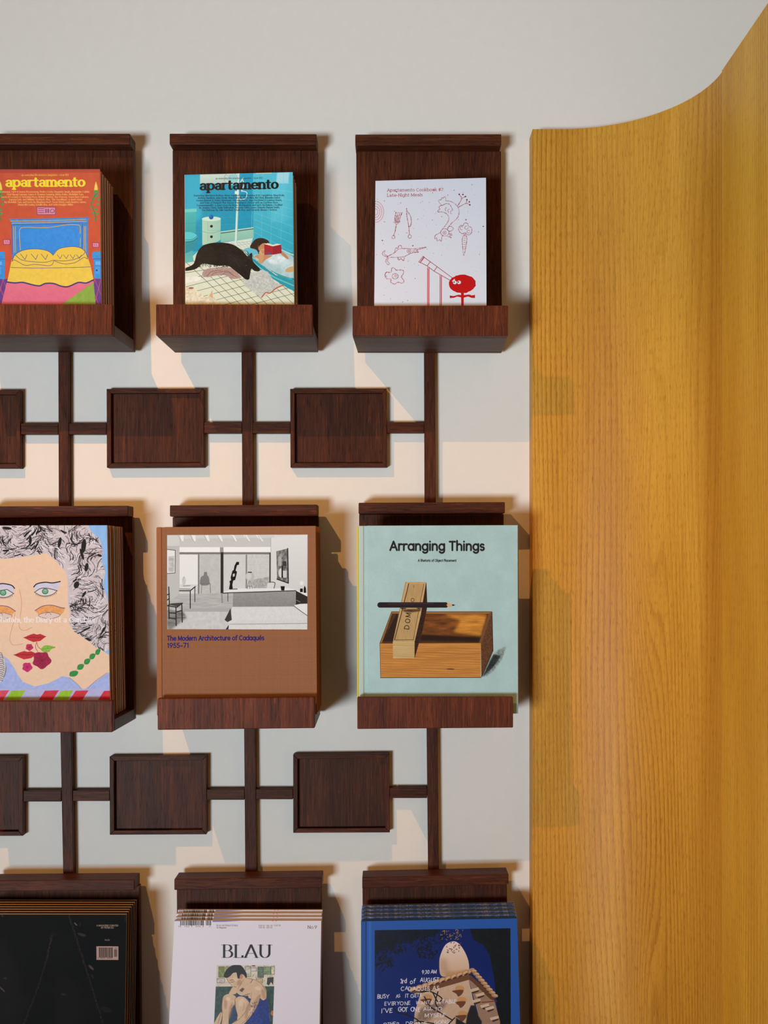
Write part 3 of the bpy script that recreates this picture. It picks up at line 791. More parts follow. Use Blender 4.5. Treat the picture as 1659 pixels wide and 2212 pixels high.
# ------------------------------------------------------------------ cover pictures (drawn in enlarged frame coordinates, laid on the covers)
C1 = (0, 260, 4.097); C2 = (320, 260, 4.0975); C3 = (740, 260, 3.770); C6 = (0, 1060, 3.95); C7 = (320, 1060, 3.95)
C8 = (740, 1060, 3.770); C9 = (0, 1860, 4.608); C10 = (340, 1860, 4.366); C11 = (740, 1860, 3.770)

def title_serif(b, t, x0, x1, yb, yb1, xh, col):
    b.text(t, x0, x1, yb, xh, col, wx=2.0, wy=.95, serif=.9, yb1=yb1)
def small_lines(b, rows, col, y0, y1, xh):
    for i, (t, x0, x1) in enumerate(rows):
        yy = lerp(y0, y1, i / (len(rows) - 1))
        b.text(t, x0, x1, yy, xh, col, wx=1.2, wy=.65, serif=.6, a=1)

def art_bed(sh):
    b = Board(sh.px, C1, (205, 80, 48), noise=.05, cell=26)
    b.P([(-90, 425), (890, 425), (890, 462), (-90, 466)], (176, 62, 52), a=.75)
    B, O, NV = (48, 132, 186), (226, 158, 70), (72, 62, 110)
    # floor and tiles
    b.P([(-90, 1405), (895, 1405), (900, 1800), (-90, 1800)], (104, 56, 118), tex=.06)
    for x in range(-80, 900, 54):
        b.S([(x, 1400), (x - 60, 1640)], 5, (196, 88, 80)); b.S([(x - 60, 1400), (x + 40, 1650)], 4, (196, 88, 80))
    b.P([(60, 1430), (825, 1425), (858, 1800), (-30, 1800)], (226, 108, 116), tex=.03, col2=(214, 92, 108))
    b.P([(826, 1436), (858, 1800), (500, 1800), (560, 1620), (690, 1530)], (138, 162, 58), tex=.06)
    # headboard
    b.P([(102, 905), (778, 895), (776, 1240), (108, 1240)], B, tex=.08)
    b.P([(78, 873), (300, 872), (788, 860), (784, 884), (764, 905), (118, 916)], B, tex=.1, smooth=False)
    b.S([(92, 893), (400, 890), (760, 878)], 6, O); b.S([(104, 912), (420, 905), (764, 896)], 6, O); b.S([(112, 925), (430, 921), (720, 906)], 4, (60, 70, 140))
    b.P([(172, 975), (200, 948), (420, 950), (590, 928), (690, 930), (708, 950), (712, 1150), (175, 1150)], (40, 134, 192), tex=.06)
    b.S([(180, 1150), (170, 1000), (180, 962), (215, 948), (420, 950), (590, 926), (690, 928), (708, 950), (706, 1005)], 6, O)
    b.S([(710, 1040), (708, 1120)], 5, O)
    for x0, x1 in ((118, 124), (134, 138), (744, 742), (756, 757)): b.S([(x0, 940), (x1, 1170)], 6, O)
    b.S([(728, 905), (726, 1130)], 4, (60, 70, 140)); b.S([(104, 925), (108, 1190)], 4, (70, 80, 150))
    # sheet, pillows
    Y = (236, 190, 66)
    b.P([(102, 1235), (300, 1262), (470, 1240), (775, 1215), (800, 1290), (826, 1415), (760, 1440), (690, 1432), (600, 1470), (540, 1466), (470, 1446), (400, 1442), (350, 1462), (290, 1458), (200, 1436), (62, 1432), (84, 1330)], Y, tex=.04)
    b.S([(60, 1432), (130, 1440), (200, 1436), (290, 1458), (350, 1466), (400, 1446), (470, 1446), (540, 1470), (600, 1474), (690, 1438), (760, 1442), (822, 1416)], 12, (60, 52, 100))
    b.S([(98, 1303), (300, 1309), (560, 1306), (800, 1300)], 4, NV)
    b.P([(104, 1250), (135, 1190), (210, 1150), (320, 1140), (420, 1158), (470, 1200), (472, 1256), (440, 1288), (310, 1276), (220, 1284), (130, 1238)], Y, smooth=True)
    b.S([(104, 1250), (135, 1190), (210, 1150), (320, 1140), (420, 1158), (470, 1200), (474, 1246), (440, 1288), (310, 1276), (220, 1284), (130, 1238), (104, 1250)], 4, NV)
    b.S([(134, 1192), (190, 1236), (300, 1254), (400, 1258), (468, 1240)], 4, NV)
    b.P([(472, 1190), (520, 1140), (620, 1120), (700, 1128), (752, 1164), (772, 1228), (740, 1216), (660, 1262), (560, 1272), (480, 1246)], Y, smooth=True)
    b.S([(472, 1190), (520, 1140), (620, 1120), (700, 1128), (752, 1164), (772, 1228), (740, 1216), (660, 1262), (560, 1272), (480, 1246)], 4, NV)
    b.S([(474, 1240), (560, 1246), (660, 1232), (730, 1196), (752, 1164)], 4, NV)
    for x in (180, 275, 362): b.S([(x, 1184), (x + 40, 1234), (x + 58, 1190)], 4, NV, smooth=False)
    for x in (505, 560, 618, 675): b.S([(x, 1192), (x + 26, 1226), (x + 44, 1192)], 3.5, NV, smooth=False)
    # night tables
    for x0, x1 in ((812, 905), (-60, 40)):
        b.P([(x0, 1180), (x0 + 12, 1163), (x1, 1163), (x1 + 4, 1230), (x1, 1410), (x0 + 18, 1396), (x0 + 14, 1228), (x0, 1224)], (52, 140, 190), tex=.08)
        b.S([(x0 + 14, 1230), (x1, 1230)], 4, (50, 70, 140)); b.R(x0 + 30, 1250, x0 + 76, 1282, (96, 170, 210)); b.R(x0 + 30, 1296, x0 + 70, 1362, (70, 150, 200))
        b.S([(x0 + 26, 1292), (x1, 1292)], 4, (110, 90, 150)); b.E(x0 + 42, 1330, 8, 8, (60, 40, 100))
    # switches and air conditioner
    def pink(x0, y0, x1, y1):
        b.P([(x0, y0), (x1, y0 + 2), (x1 - 2, y1), (x0 + 3, y1)], (226, 128, 142), tex=.03); b.S([(x0, y0), (x1, y0 + 2), (x1 - 2, y1), (x0 + 3, y1)], 4, (90, 50, 70), closed=True, smooth=False)
    pink(325, 768, 490, 836); pink(816, 1084, 874, 1126); pink(28, 1056, 88, 1100)
    for y in (782, 800, 818): b.S([(336, y), (388, y + 1)], 4, (70, 45, 70))
    for x in (406, 426): b.E(x, 794, 7, 10, (70, 45, 70)); b.E(x, 812, 7, 9, (70, 45, 70)); b.E(x, 794, 3, 5, (226, 128, 142)); b.E(x, 812, 3, 4, (226, 128, 142))
    b.S([(462, 786), (444, 800), (450, 818), (466, 816)], 4, (70, 45, 70)); b.S([(470, 790), (482, 804), (470, 818)], 4, (70, 45, 70))
    for x in (832, 850): b.S([(x, 1096), (x + 6, 1114)], 4, (190, 60, 90))
    for x in (48, 66): b.S([(x, 1068), (x + 6, 1088)], 4, (190, 60, 90))
    # candle garlands
    G = (44, 150, 74)
    for ox in (0, -846):
        b.P([(832 + ox, 618), (838 + ox, 576), (848 + ox, 540), (860 + ox, 576), (866 + ox, 618)], (244, 206, 80), soft=3)
        b.P([(826 + ox, 622), (872 + ox, 622), (866 + ox, 642), (834 + ox, 642)], G)
        for (x, y, r) in ((848, 664, 22), (826, 694, 14), (872, 700, 14), (812, 724, 11), (866, 742, 14), (806, 762, 12), (822, 786, 12), (850, 792, 14), (830, 822, 14), (858, 826, 14), (842, 848, 10), (843, 878, 11)):
            b.E(x + ox, y, r, r * .8, G, tex=.1); b.E(x + ox + 2, y + 2, r * .42, r * .3, (196, 92, 52))
        b.S([(852 + ox, 650), (822 + ox, 700), (806 + ox, 750), (826 + ox, 790), (846 + ox, 860), (843 + ox, 896)], 5, (30, 120, 66))
    Yt = (248, 214, 50)
    b.text('an everyday life interiors magazine – issue #31', 190, 606, 492, 11, Yt, wx=.9, wy=.5, serif=.6, yb1=490)
    title_serif(b, 'apartamento', 54, 748, 586, 584, 56, Yt)
    rows = [('Featuring: Tal R & Emma Rosenzweig, Pedro Costa, Dayanita Singh, Alexander Calder,', 0, 794), ('Paul Mpagi Sepuya, Laura & Deanna Fanning, Misha Kahn, Abdellah Taia,', 62, 738),
            ('Lucia Di Luciano & Giovanni Pizzo, Robert Barber, Bas Princen, Seyni Awa Camara,', 14, 784), ("Supriya Lele, and William Strobeck. Plus: 'The Goodbyes', a short story", 78, 726),
            ('by Abdellah Taia, and texts by Khushnu Hoof, Oscar Perry, Layla Benitez-James,', 40, 764), ('Diana McCaulay, Estelle Hoy, and John Douglas Millar', 160, 646)]
    small_lines(b, rows, (246, 196, 92), 640, 754, 10.5)
    return b

def art_bath(sh):
    b = Board(sh.px, C2, (44, 168, 196), noise=.03, cell=60)
    # back wall and side wall
    b.P([(300, 470), (940, 455), (922, 1060), (300, 1180)], (34, 158, 192), col2=(20, 140, 172), tex=.03)
    b.P([(300, 470), (480, 466), (470, 860), (300, 1000)], (62, 180, 206), a=.7, soft=20)
    b.P([(930, 455), (1300, 450), (1300, 1240), (925, 1060)], (86, 192, 212), col2=(42, 160, 184), tex=.03)
    b.P([(1140, 455), (1250, 455), (1240, 560), (1130, 560)], (196, 226, 230), a=.75, soft=5)
    b.P([(1100, 560), (1250, 540), (1230, 900), (1080, 900)], (120, 210, 226), a=.35, soft=30)
    for i in range(9): b.S([(935, 530 + i * 58), (1300, 562 + i * 78)], 2.4, (130, 212, 226), a=.75, smooth=False)
    for x, x2 in ((1010, 1000), (1110, 1080), (1200, 1170)): b.S([(x, 455), (x2, 1180)], 2.4, (120, 206, 220), a=.7)
    for i in range(8): b.S([(300, 560 + i * 62), (925, 545 + i * 62)], 2, (70, 178, 206), a=.5, smooth=False)
    b.S([(930, 455), (912, 960)], 3, (150, 210, 220), a=.8)
    b.P([(458, 470), (800, 458), (790, 560), (456, 560)], (208, 220, 206), col2=(176, 204, 196), soft=2)
    b.P([(950, 455), (1095, 452), (1094, 470), (950, 474)], (200, 206, 186))
    # radiator
    b.P([(640, 985), (930, 950), (932, 1045), (640, 1082)], (150, 200, 180), tex=.02, col2=(130, 184, 168))
    b.S([(640, 1000), (928, 964)], 6, (40, 60, 60), smooth=False); b.S([(640, 988), (928, 952)], 5, (190, 224, 206), smooth=False)
    # floor
    b.P([(300, 1290), (470, 1130), (640, 1086), (925, 1046), (900, 1130), (1300, 1540), (1300, 1800), (300, 1800)], (206, 216, 204), tex=.02, col2=(214, 214, 184))
    for i in range(14): b.S([(320 + i * 78, 1240), (320 + i * 78 + 420, 1640)], 3.2, (60, 56, 50), smooth=False, a=.9)
    for i in range(9): b.S([(320, 1350 + i * 62), (1300, 1210 + i * 52)] if i < 2 else [(320, 1350 + i * 62 - 60), (1300, 1350 + i * 62 - 300)], 3.2, (60, 56, 50), smooth=False, a=.9)
    for x in range(660, 920, 34): b.S([(x, 1078), (x + 60, 1130)], 2, (120, 130, 120), a=.7, smooth=False)
    for y in (1092, 1112): b.S([(700, y + 10), (920, y - 20)], 2, (120, 130, 120), a=.7, smooth=False)
    # toilet
    b.P([(322, 800), (424, 794), (420, 990), (322, 996)], (76, 184, 180), col2=(50, 160, 164)); b.P([(320, 786), (428, 780), (428, 808), (320, 814)], (110, 204, 196)); b.S([(322, 912), (420, 906)], 2, (40, 140, 150))
    b.P([(322, 1170), (400, 1150), (392, 1180), (404, 1250), (322, 1262)], (70, 168, 172), col2=(100, 180, 176))
    b.P([(318, 1060), (435, 1040), (432, 1080), (390, 1150), (322, 1180)], (40, 140, 156), smooth=False)
    b.E(352, 1030, 82, 44, (70, 182, 190)); b.E(350, 1024, 76, 36, (84, 196, 202)); b.S([(322, 1076), (390, 1068), (434, 1040)], 4, (20, 70, 80)); b.S([(322, 1056), (390, 1052), (430, 1026)], 3, (24, 96, 104))
    # drawer stool
    b.P([(476, 872), (640, 872), (638, 1060), (600, 1080), (478, 1104)], (176, 206, 182), horiz=True, col2=(150, 196, 180)); b.E(558, 872, 83, 20, (200, 226, 208))
    b.S([(476, 984), (560, 998), (638, 978)], 3, (110, 150, 130)); b.S([(526, 900), (526, 975), (600, 976), (636, 970)], 2.4, (130, 170, 150), smooth=False); b.S([(526, 1000), (526, 1075)], 2.4, (130, 170, 150))
    b.E(558, 938, 12, 12, (30, 28, 26)); b.E(558, 1031, 12, 12, (30, 28, 26)); b.E(556, 857, 20, 20, (16, 92, 170)); b.E(550, 850, 8, 7, (60, 140, 206), a=.7)
    # shower pole and mirror
    b.S([(798, 465), (774, 1098)], 20, (206, 224, 214), smooth=False); b.S([(806, 470), (782, 1090)], 4, (120, 180, 182), smooth=False)
    b.E(728, 516, 62, 58, (150, 190, 190)); b.E(728, 516, 56, 52, (196, 210, 196)); b.E(742, 520, 40, 46, (140, 206, 210), a=.8)
    b.S([(830, 520), (846, 570), (826, 620), (870, 640), (860, 690), (810, 700), (800, 660)], 7, (220, 232, 226)); b.S([(836, 510), (812, 560), (826, 630)], 9, (214, 226, 220)); b.R(764, 626, 800, 654, (224, 232, 222))
    # tub
    b.P([(840, 1150), (900, 1136), (1160, 1150), (1300, 1210), (1300, 1400), (1200, 1420), (1000, 1280)], (60, 150, 160), smooth=False)
    b.P([(846, 1146), (900, 1132), (960, 1160), (975, 1200), (930, 1200), (880, 1180)], (96, 184, 200), smooth=True)
    b.P([(930, 1200), (1080, 1196), (1190, 1170), (1300, 1240), (1300, 1400), (1180, 1380), (1060, 1320), (990, 1270)], (168, 196, 200), tex=.08, smooth=True, soft=3)
    b.E(1140, 1240, 90, 44, (206, 220, 222), soft=8, tex=.1); b.E(1230, 1290, 60, 50, (190, 210, 214), soft=8, tex=.1)
    b.P([(870, 1160), (930, 1230), (990, 1276), (1130, 1380), (1300, 1440), (1300, 1530), (1240, 1500), (1050, 1380), (940, 1290), (880, 1220)], (30, 138, 156), col2=(40, 150, 166))
    b.S([(905, 1240), (1000, 1320), (1120, 1400), (1296, 1480)], 10, (104, 190, 198)); b.S([(1170, 1150), (1296, 1206)], 9, (186, 218, 216))
    # bather with a book
    sk = (190, 134, 96)
    b.P([(900, 1130), (925, 1080), (960, 1052), (1010, 1048), (1060, 1070), (1070, 1100), (1040, 1120), (1000, 1150), (980, 1190), (955, 1150)], (52, 34, 28), smooth=True, tex=.2, cell=6)
    b.P([(972, 1120), (995, 1080), (1030, 1072), (1046, 1100), (1040, 1150), (1010, 1165), (980, 1158)], sk, smooth=True, tex=.05); b.P([(990, 1068), (1040, 1072), (1058, 1096), (1020, 1092), (990, 1110), (974, 1130)], (46, 30, 26), smooth=True)
    b.P([(938, 1212), (980, 1196), (1060, 1200), (1100, 1206), (1040, 1240), (1010, 1270), (984, 1268), (974, 1232)], sk, smooth=True); b.P([(976, 1230), (982, 1180), (1012, 1172), (1022, 1200), (1008, 1270), (980, 1268)], (196, 150, 108), smooth=True)
    b.P([(980, 1170), (1010, 1146), (1050, 1150), (1050, 1180), (1020, 1196), (990, 1190)], (206, 160, 120), smooth=True); b.P([(1180, 1168), (1220, 1196), (1246, 1236), (1220, 1230), (1176, 1190)], (180, 130, 90), smooth=True)
    b.E(1270, 1330, 56, 24, (196, 160, 110), rot=-.25)
    for i in range(4): b.S([(998 + i * 4, 1160 + i * 8), (1046, 1156 + i * 9)], 3, (140, 90, 64))
    b.P([(1026, 1102), (1100, 1120), (1106, 1196), (1028, 1198)], (166, 36, 50)); b.P([(1100, 1120), (1178, 1108), (1182, 1184), (1106, 1196)], (150, 28, 44)); b.P([(1024, 1100), (1060, 1092), (1102, 1108), (1140, 1098), (1180, 1106), (1102, 1122)], (226, 218, 190)); b.R(1052, 1178, 1084, 1196, (60, 90, 130))
    # towels
    b.P([(478, 1370), (500, 1324), (600, 1306), (740, 1312), (800, 1370), (820, 1400), (740, 1408), (680, 1376), (600, 1376), (520, 1390)], (170, 140, 132), smooth=True, tex=.1, cell=8)
    for p in ([(520, 1380), (560, 1340), (640, 1330)], [(640, 1376), (700, 1350), (780, 1392)], [(560, 1370), (600, 1350), (700, 1340), (740, 1370)]): b.S(p, 5, (120, 96, 90))
    b.P([(830, 1430), (900, 1360), (1010, 1330), (1060, 1350), (1120, 1440), (1196, 1470), (1090, 1540), (1000, 1582), (930, 1530), (860, 1480)], (188, 190, 184), smooth=False, tex=.12, cell=7)
    b.S([(1196, 1472), (1130, 1500), (1080, 1540), (1040, 1536), (1004, 1578)], 9, (180, 84, 46))
    for i in range(34): b.E(RNG.uniform(900, 1120), RNG.uniform(1380, 1520), 7, 4, (150, 170, 180), rot=RNG.uniform(0, 3), a=.7)
    # black dog
    K = (20, 18, 18)
    b.P([(328, 1308), (400, 1270), (430, 1180), (470, 1120), (540, 1090), (640, 1084), (740, 1100), (820, 1150), (880, 1210), (900, 1186), (918, 1184), (924, 1250), (985, 1320), (980, 1342), (940, 1340), (912, 1320), (900, 1370), (892, 1412), (862, 1414), (820, 1380), (760, 1330), (700, 1290), (620, 1290), (560, 1280), (480, 1270), (430, 1310), (380, 1326), (328, 1330)], K, smooth=True, tex=.4, cell=12)
    for i in range(46):
        x, y = RNG.uniform(420, 860), RNG.uniform(1110, 1290)
        b.S([(x, y), (x + 22, y + 12), (x + 34, y + 30)], 3, (44, 40, 38), a=.6)
    b.S([(760, 1220), (800, 1290), (840, 1330)], 4, (50, 46, 42)); b.P([(866, 1216), (896, 1200), (906, 1188), (912, 1250)], (42, 38, 36)); b.E(864, 1290, 8, 5, (70, 60, 50)); b.E(878, 1402, 10, 8, (8, 8, 8))
    for i in range(150):       # coat
        t = RNG.random(); x = lerp(420, 880, t); y = 1086 + 150 * (abs(t - .42) / .58) ** 2 + RNG.uniform(0, 150)
        b.S([(x, y), (x + 14, y + 5), (x + 24, y + 16)], 2.4, (RNG.choice([34, 46, 10]),) * 3, a=.7)
    for i in range(40):
        x = RNG.uniform(440, 760); b.S([(x, 1276 + RNG.uniform(-8, 6)), (x + RNG.uniform(-10, 6), 1298)], 3, (20, 18, 18), a=.8)
    b.P([(430, 1180), (480, 1130), (560, 1160), (580, 1250), (500, 1275), (440, 1290)], (40, 37, 35), a=.35, soft=16); b.P([(700, 1180), (800, 1200), (850, 1290), (780, 1310), (700, 1260)], (46, 42, 38), a=.3, soft=14)
    # white dog
    b.P([(322, 1390), (400, 1380), (470, 1392), (440, 1420), (380, 1430), (322, 1440)], (224, 222, 212), smooth=True, tex=.06)
    b.P([(322, 1470), (380, 1480), (450, 1520), (500, 1570), (540, 1540), (570, 1498), (576, 1560), (600, 1590), (640, 1620), (640, 1800), (322, 1800)], (214, 204, 178), smooth=False, tex=.14, cell=9)
    b.P([(540, 1556), (566, 1508), (572, 1580)], (206, 164, 126)); b.E(380, 1484, 22, 8, (150, 90, 74))
    T = (24, 24, 24)
    b.text('an everyday life interiors magazine – issue #32', 594, 1010, 522, 11, T, wx=.8, wy=.45, serif=.6, yb1=517, a=.8)
    title_serif(b, 'apartamento', 460, 1146, 616, 604, 56, T)
    rows = [('Featuring: Marianna Rothen, Nona Gaprindashvili, Deanna & Ed Templeton, King Krule,', 404, 1206), ('Anthea Hamilton, John Divola, Wayne Nowlin, Boots Nem, Not Vital, Akwaeke Emezi,', 440, 1168),
            ('Louise Bonnet & Adam Silverman, Vincent Pierre, Jago Rackham & Lowena Hearn,', 428, 1182), ("and Tom of Finland. Plus: Kazuo Shinohara's House with an Earthen Floor,", 458, 1152),
            ("'Commonwealth', a short story by Bryan Washington, and texts by Raiwon Chodkiel", 428, 1186), ('By Joanna Chent, Emily Ballsteiner, Victoria Cirlot, Laure Ohayon, Danyel Smith,', 450, 1162),
            ('Eva Baltasar By Julia Sanched, Estelle Hoy, and Gerardo Silvano Cordova', 478, 1138)]
    small_lines(b, rows, (20, 44, 54), 672, 802, 10.5)
    return b

def art_cook(sh):
    b = Board(sh.px, C3, (224, 217, 222), noise=.006, cell=80)
    R_, Rd = (150, 40, 48), (196, 8, 14)
    b.text('Apartamento Cookbook #7:', 362, 820, 580, 17, (168, 70, 74), wx=.95, wy=.8, serif=.75, yb1=576)
    b.text('Late-Night Meals', 362, 646, 622, 17, (168, 70, 74), wx=.95, wy=.8, serif=.75, yb1=618)
    for i in range(115):
        x, y = RNG.uniform(275, 1150), RNG.uniform(520, 1500)
        if x < 1000 and 1120 < y and x > 620: continue
        r = RNG.choice([1.6, 2.2, 3, 5], p=[.45, .3, .18, .07]); b.E(x, y, r, r, (150, 44, 54))
    d = lambda pts, r=2.6, st=9, **k: b.dots(pts, r, R_, st, jit=.4, **k)
    for k in range(4): b.dots(AR(268, 745, 18 + k * 16, 26 + k * 20, -88, 88), 3, (214, 60, 66), 11, smooth=False)
    # fork and knife
    for dx in (0, 16, 32, 48): d([(432 + dx, 752), (424 + dx * .8, 800), (430 + dx * .5, 836)], 3.4)
    d([(416, 830), (440, 846), (466, 822)], 3); d([(434, 850), (426, 900), (412, 942)], 3.2); d(AR(411, 952, 12, 13, 0, 360), 2.4, 8)
    d([(518, 720), (520, 780), (534, 860), (540, 930)], 3.2); d([(522, 740), (548, 780), (556, 830), (546, 866), (534, 860)], 3); d(AR(543, 948, 13, 15, 0, 360), 2.4, 8)
    # chicken
    d([(836, 656), (890, 668), (932, 704), (946, 750), (930, 800), (880, 846), (850, 886)]); d([(774, 748), (820, 752), (856, 780), (858, 820), (834, 860), (804, 896)])
    d([(836, 656), (832, 622), (812, 636), (804, 630), (796, 650), (776, 652), (786, 676), (806, 694), (840, 680), (870, 690), (896, 740)]); d([(806, 694), (780, 706), (788, 726), (768, 740), (780, 752)])
    for k in range(3): b.S(AR(840 + k * 22, 728 + k * 12, 9, 13, 90, 300), 2.5, R_)
    d([(932, 704), (966, 640), (946, 606)], 3); d([(966, 640), (998, 622)], 3); d([(940, 710), (1004, 680), (1034, 692)], 3); d([(1004, 680), (1010, 650)], 3)
    for p in ((946, 604), (977, 606), (998, 623), (1010, 650), (1030, 667), (1034, 692)): b.E(p[0], p[1], 6, 6, (120, 20, 30))
    d(AR(828, 918, 34, 30, 0, 360), 2.2, 7); b.S(AR(827, 920, 13, 13, 0, 340), 2.6, R_); b.E(827, 920, 4, 4, R_)
    d([(800, 910), (780, 926), (752, 940), (746, 968), (764, 964), (764, 988), (786, 978), (800, 990), (806, 950), (820, 940)], 2.2, 6); d([(850, 890), (866, 868), (886, 872), (898, 890), (880, 906), (862, 908), (846, 892)], 2.2, 6)
    b.S([(850, 950), (884, 964), (866, 946), (890, 940), (862, 932), (886, 926)], 2.6, R_, smooth=False)
    # carrot
    d([(950, 916), (940, 890), (958, 862), (978, 864), (990, 842), (1014, 846), (1024, 870), (1046, 880), (1052, 910), (1038, 936), (1014, 940), (996, 922), (972, 930), (950, 916)], 2.6, 8)
    b.S(AR(966, 884, 12, 14, 60, 320), 2.4, R_); b.S(AR(1006, 880, 14, 14, 0, 280), 2.4, R_); b.S(AR(1024, 914, 12, 12, 40, 330), 2.4, R_)
    d([(978, 950), (972, 980), (976, 1050), (982, 1112)], 2.6, 8); d([(1006, 950), (1010, 980), (1000, 1050), (986, 1112)], 2.6, 8); b.S([(984, 930), (988, 952), (996, 930), (1000, 952)], 2.4, R_)
    for y in range(966, 1060, 18): b.S([(984, y), (998, y + 2)], 2.4, R_)
    # fish
    d([(362, 1110), (420, 1080), (452, 1052), (510, 1046), (580, 1050), (676, 1038), (600, 1062), (612, 1078), (556, 1084), (500, 1112), (440, 1118), (372, 1116)], 2.6, 8)
    b.S(AR(537, 1068, 15, 14, 0, 350), 2.6, R_); b.E(537, 1068, 5, 5, R_); b.S([(566, 1064), (610, 1056)], 2.4, R_); b.S([(566, 1072), (606, 1078)], 2.4, R_)
    d([(362, 1114), (330, 1100), (324, 1080), (344, 1062), (340, 1090), (368, 1108)], 2.4, 7); d([(366, 1116), (350, 1146), (364, 1174), (380, 1170), (364, 1146), (372, 1120)], 2.4, 7)
    d([(420, 1076), (432, 1040), (446, 1046), (456, 1022), (474, 1024), (480, 1046)], 2.4, 6); d([(448, 1122), (454, 1140), (474, 1130), (492, 1146), (500, 1118)], 2.4, 6)
    # blossom
    d([(398, 1206), (420, 1206), (432, 1222), (462, 1222), (490, 1226), (492, 1250), (476, 1280), (496, 1310), (482, 1330), (448, 1322), (420, 1336), (390, 1320), (392, 1296), (358, 1290), (344, 1262), (356, 1238), (392, 1238)], 3, 9, closed=True); d(AR(425, 1272, 24, 22, 0, 360), 2.8, 9); d(AR(427, 1270, 8, 8, 0, 360), 2.4, 8)
    # telescope and creature
    L = (160, 34, 44)
    def tube(p, w=4): b.S(p, w, L, smooth=False, closed=True)
    tube([(652, 1112), (662, 1120), (628, 1164), (616, 1158)]); tube([(656, 1118), (710, 1158), (684, 1192), (628, 1162)]); tube([(710, 1158), (766, 1200), (740, 1236), (684, 1192)]); tube([(766, 1200), (902, 1304), (888, 1324), (740, 1236)])
    for x0, x1, y0 in ((688, 700, 1206), (790, 802, 1272)):
        for x in (x0, x1): b.S([(x, y0), (x - 1, 1700)], 4.5, Rd, smooth=False)
        b.S([((x0 + x1) / 2, y0 + 10), ((x0 + x1) / 2 + 1, 1700)], 2, L, smooth=False)
    pts = [(973 + (112 + RNG.uniform(-3, 3)) * math.cos(t), 1346 + (76 + RNG.uniform(-3, 3)) * math.sin(t)) for t in np.linspace(0, 2 * math.pi, 46, endpoint=False)]
    b.P(pts, Rd); b.P([(962, 1400), (986, 1400), (982, 1700), (968, 1700)], Rd)
    b.P([(870, 1440), (900, 1446), (940, 1436), (980, 1440), (1030, 1436), (1050, 1444), (1078, 1440), (1078, 1466), (1050, 1464), (1020, 1452), (980, 1462), (930, 1450), (905, 1460), (870, 1462)], Rd)
    b.P([(886, 1322), (908, 1302), (914, 1312), (896, 1328)], (224, 217, 222))
    for x in (911, 946): b.E(x, 1333, 16, 15, (226, 220, 226)); b.E(x - 6, 1330, 5, 5, (20, 10, 10))
    return b

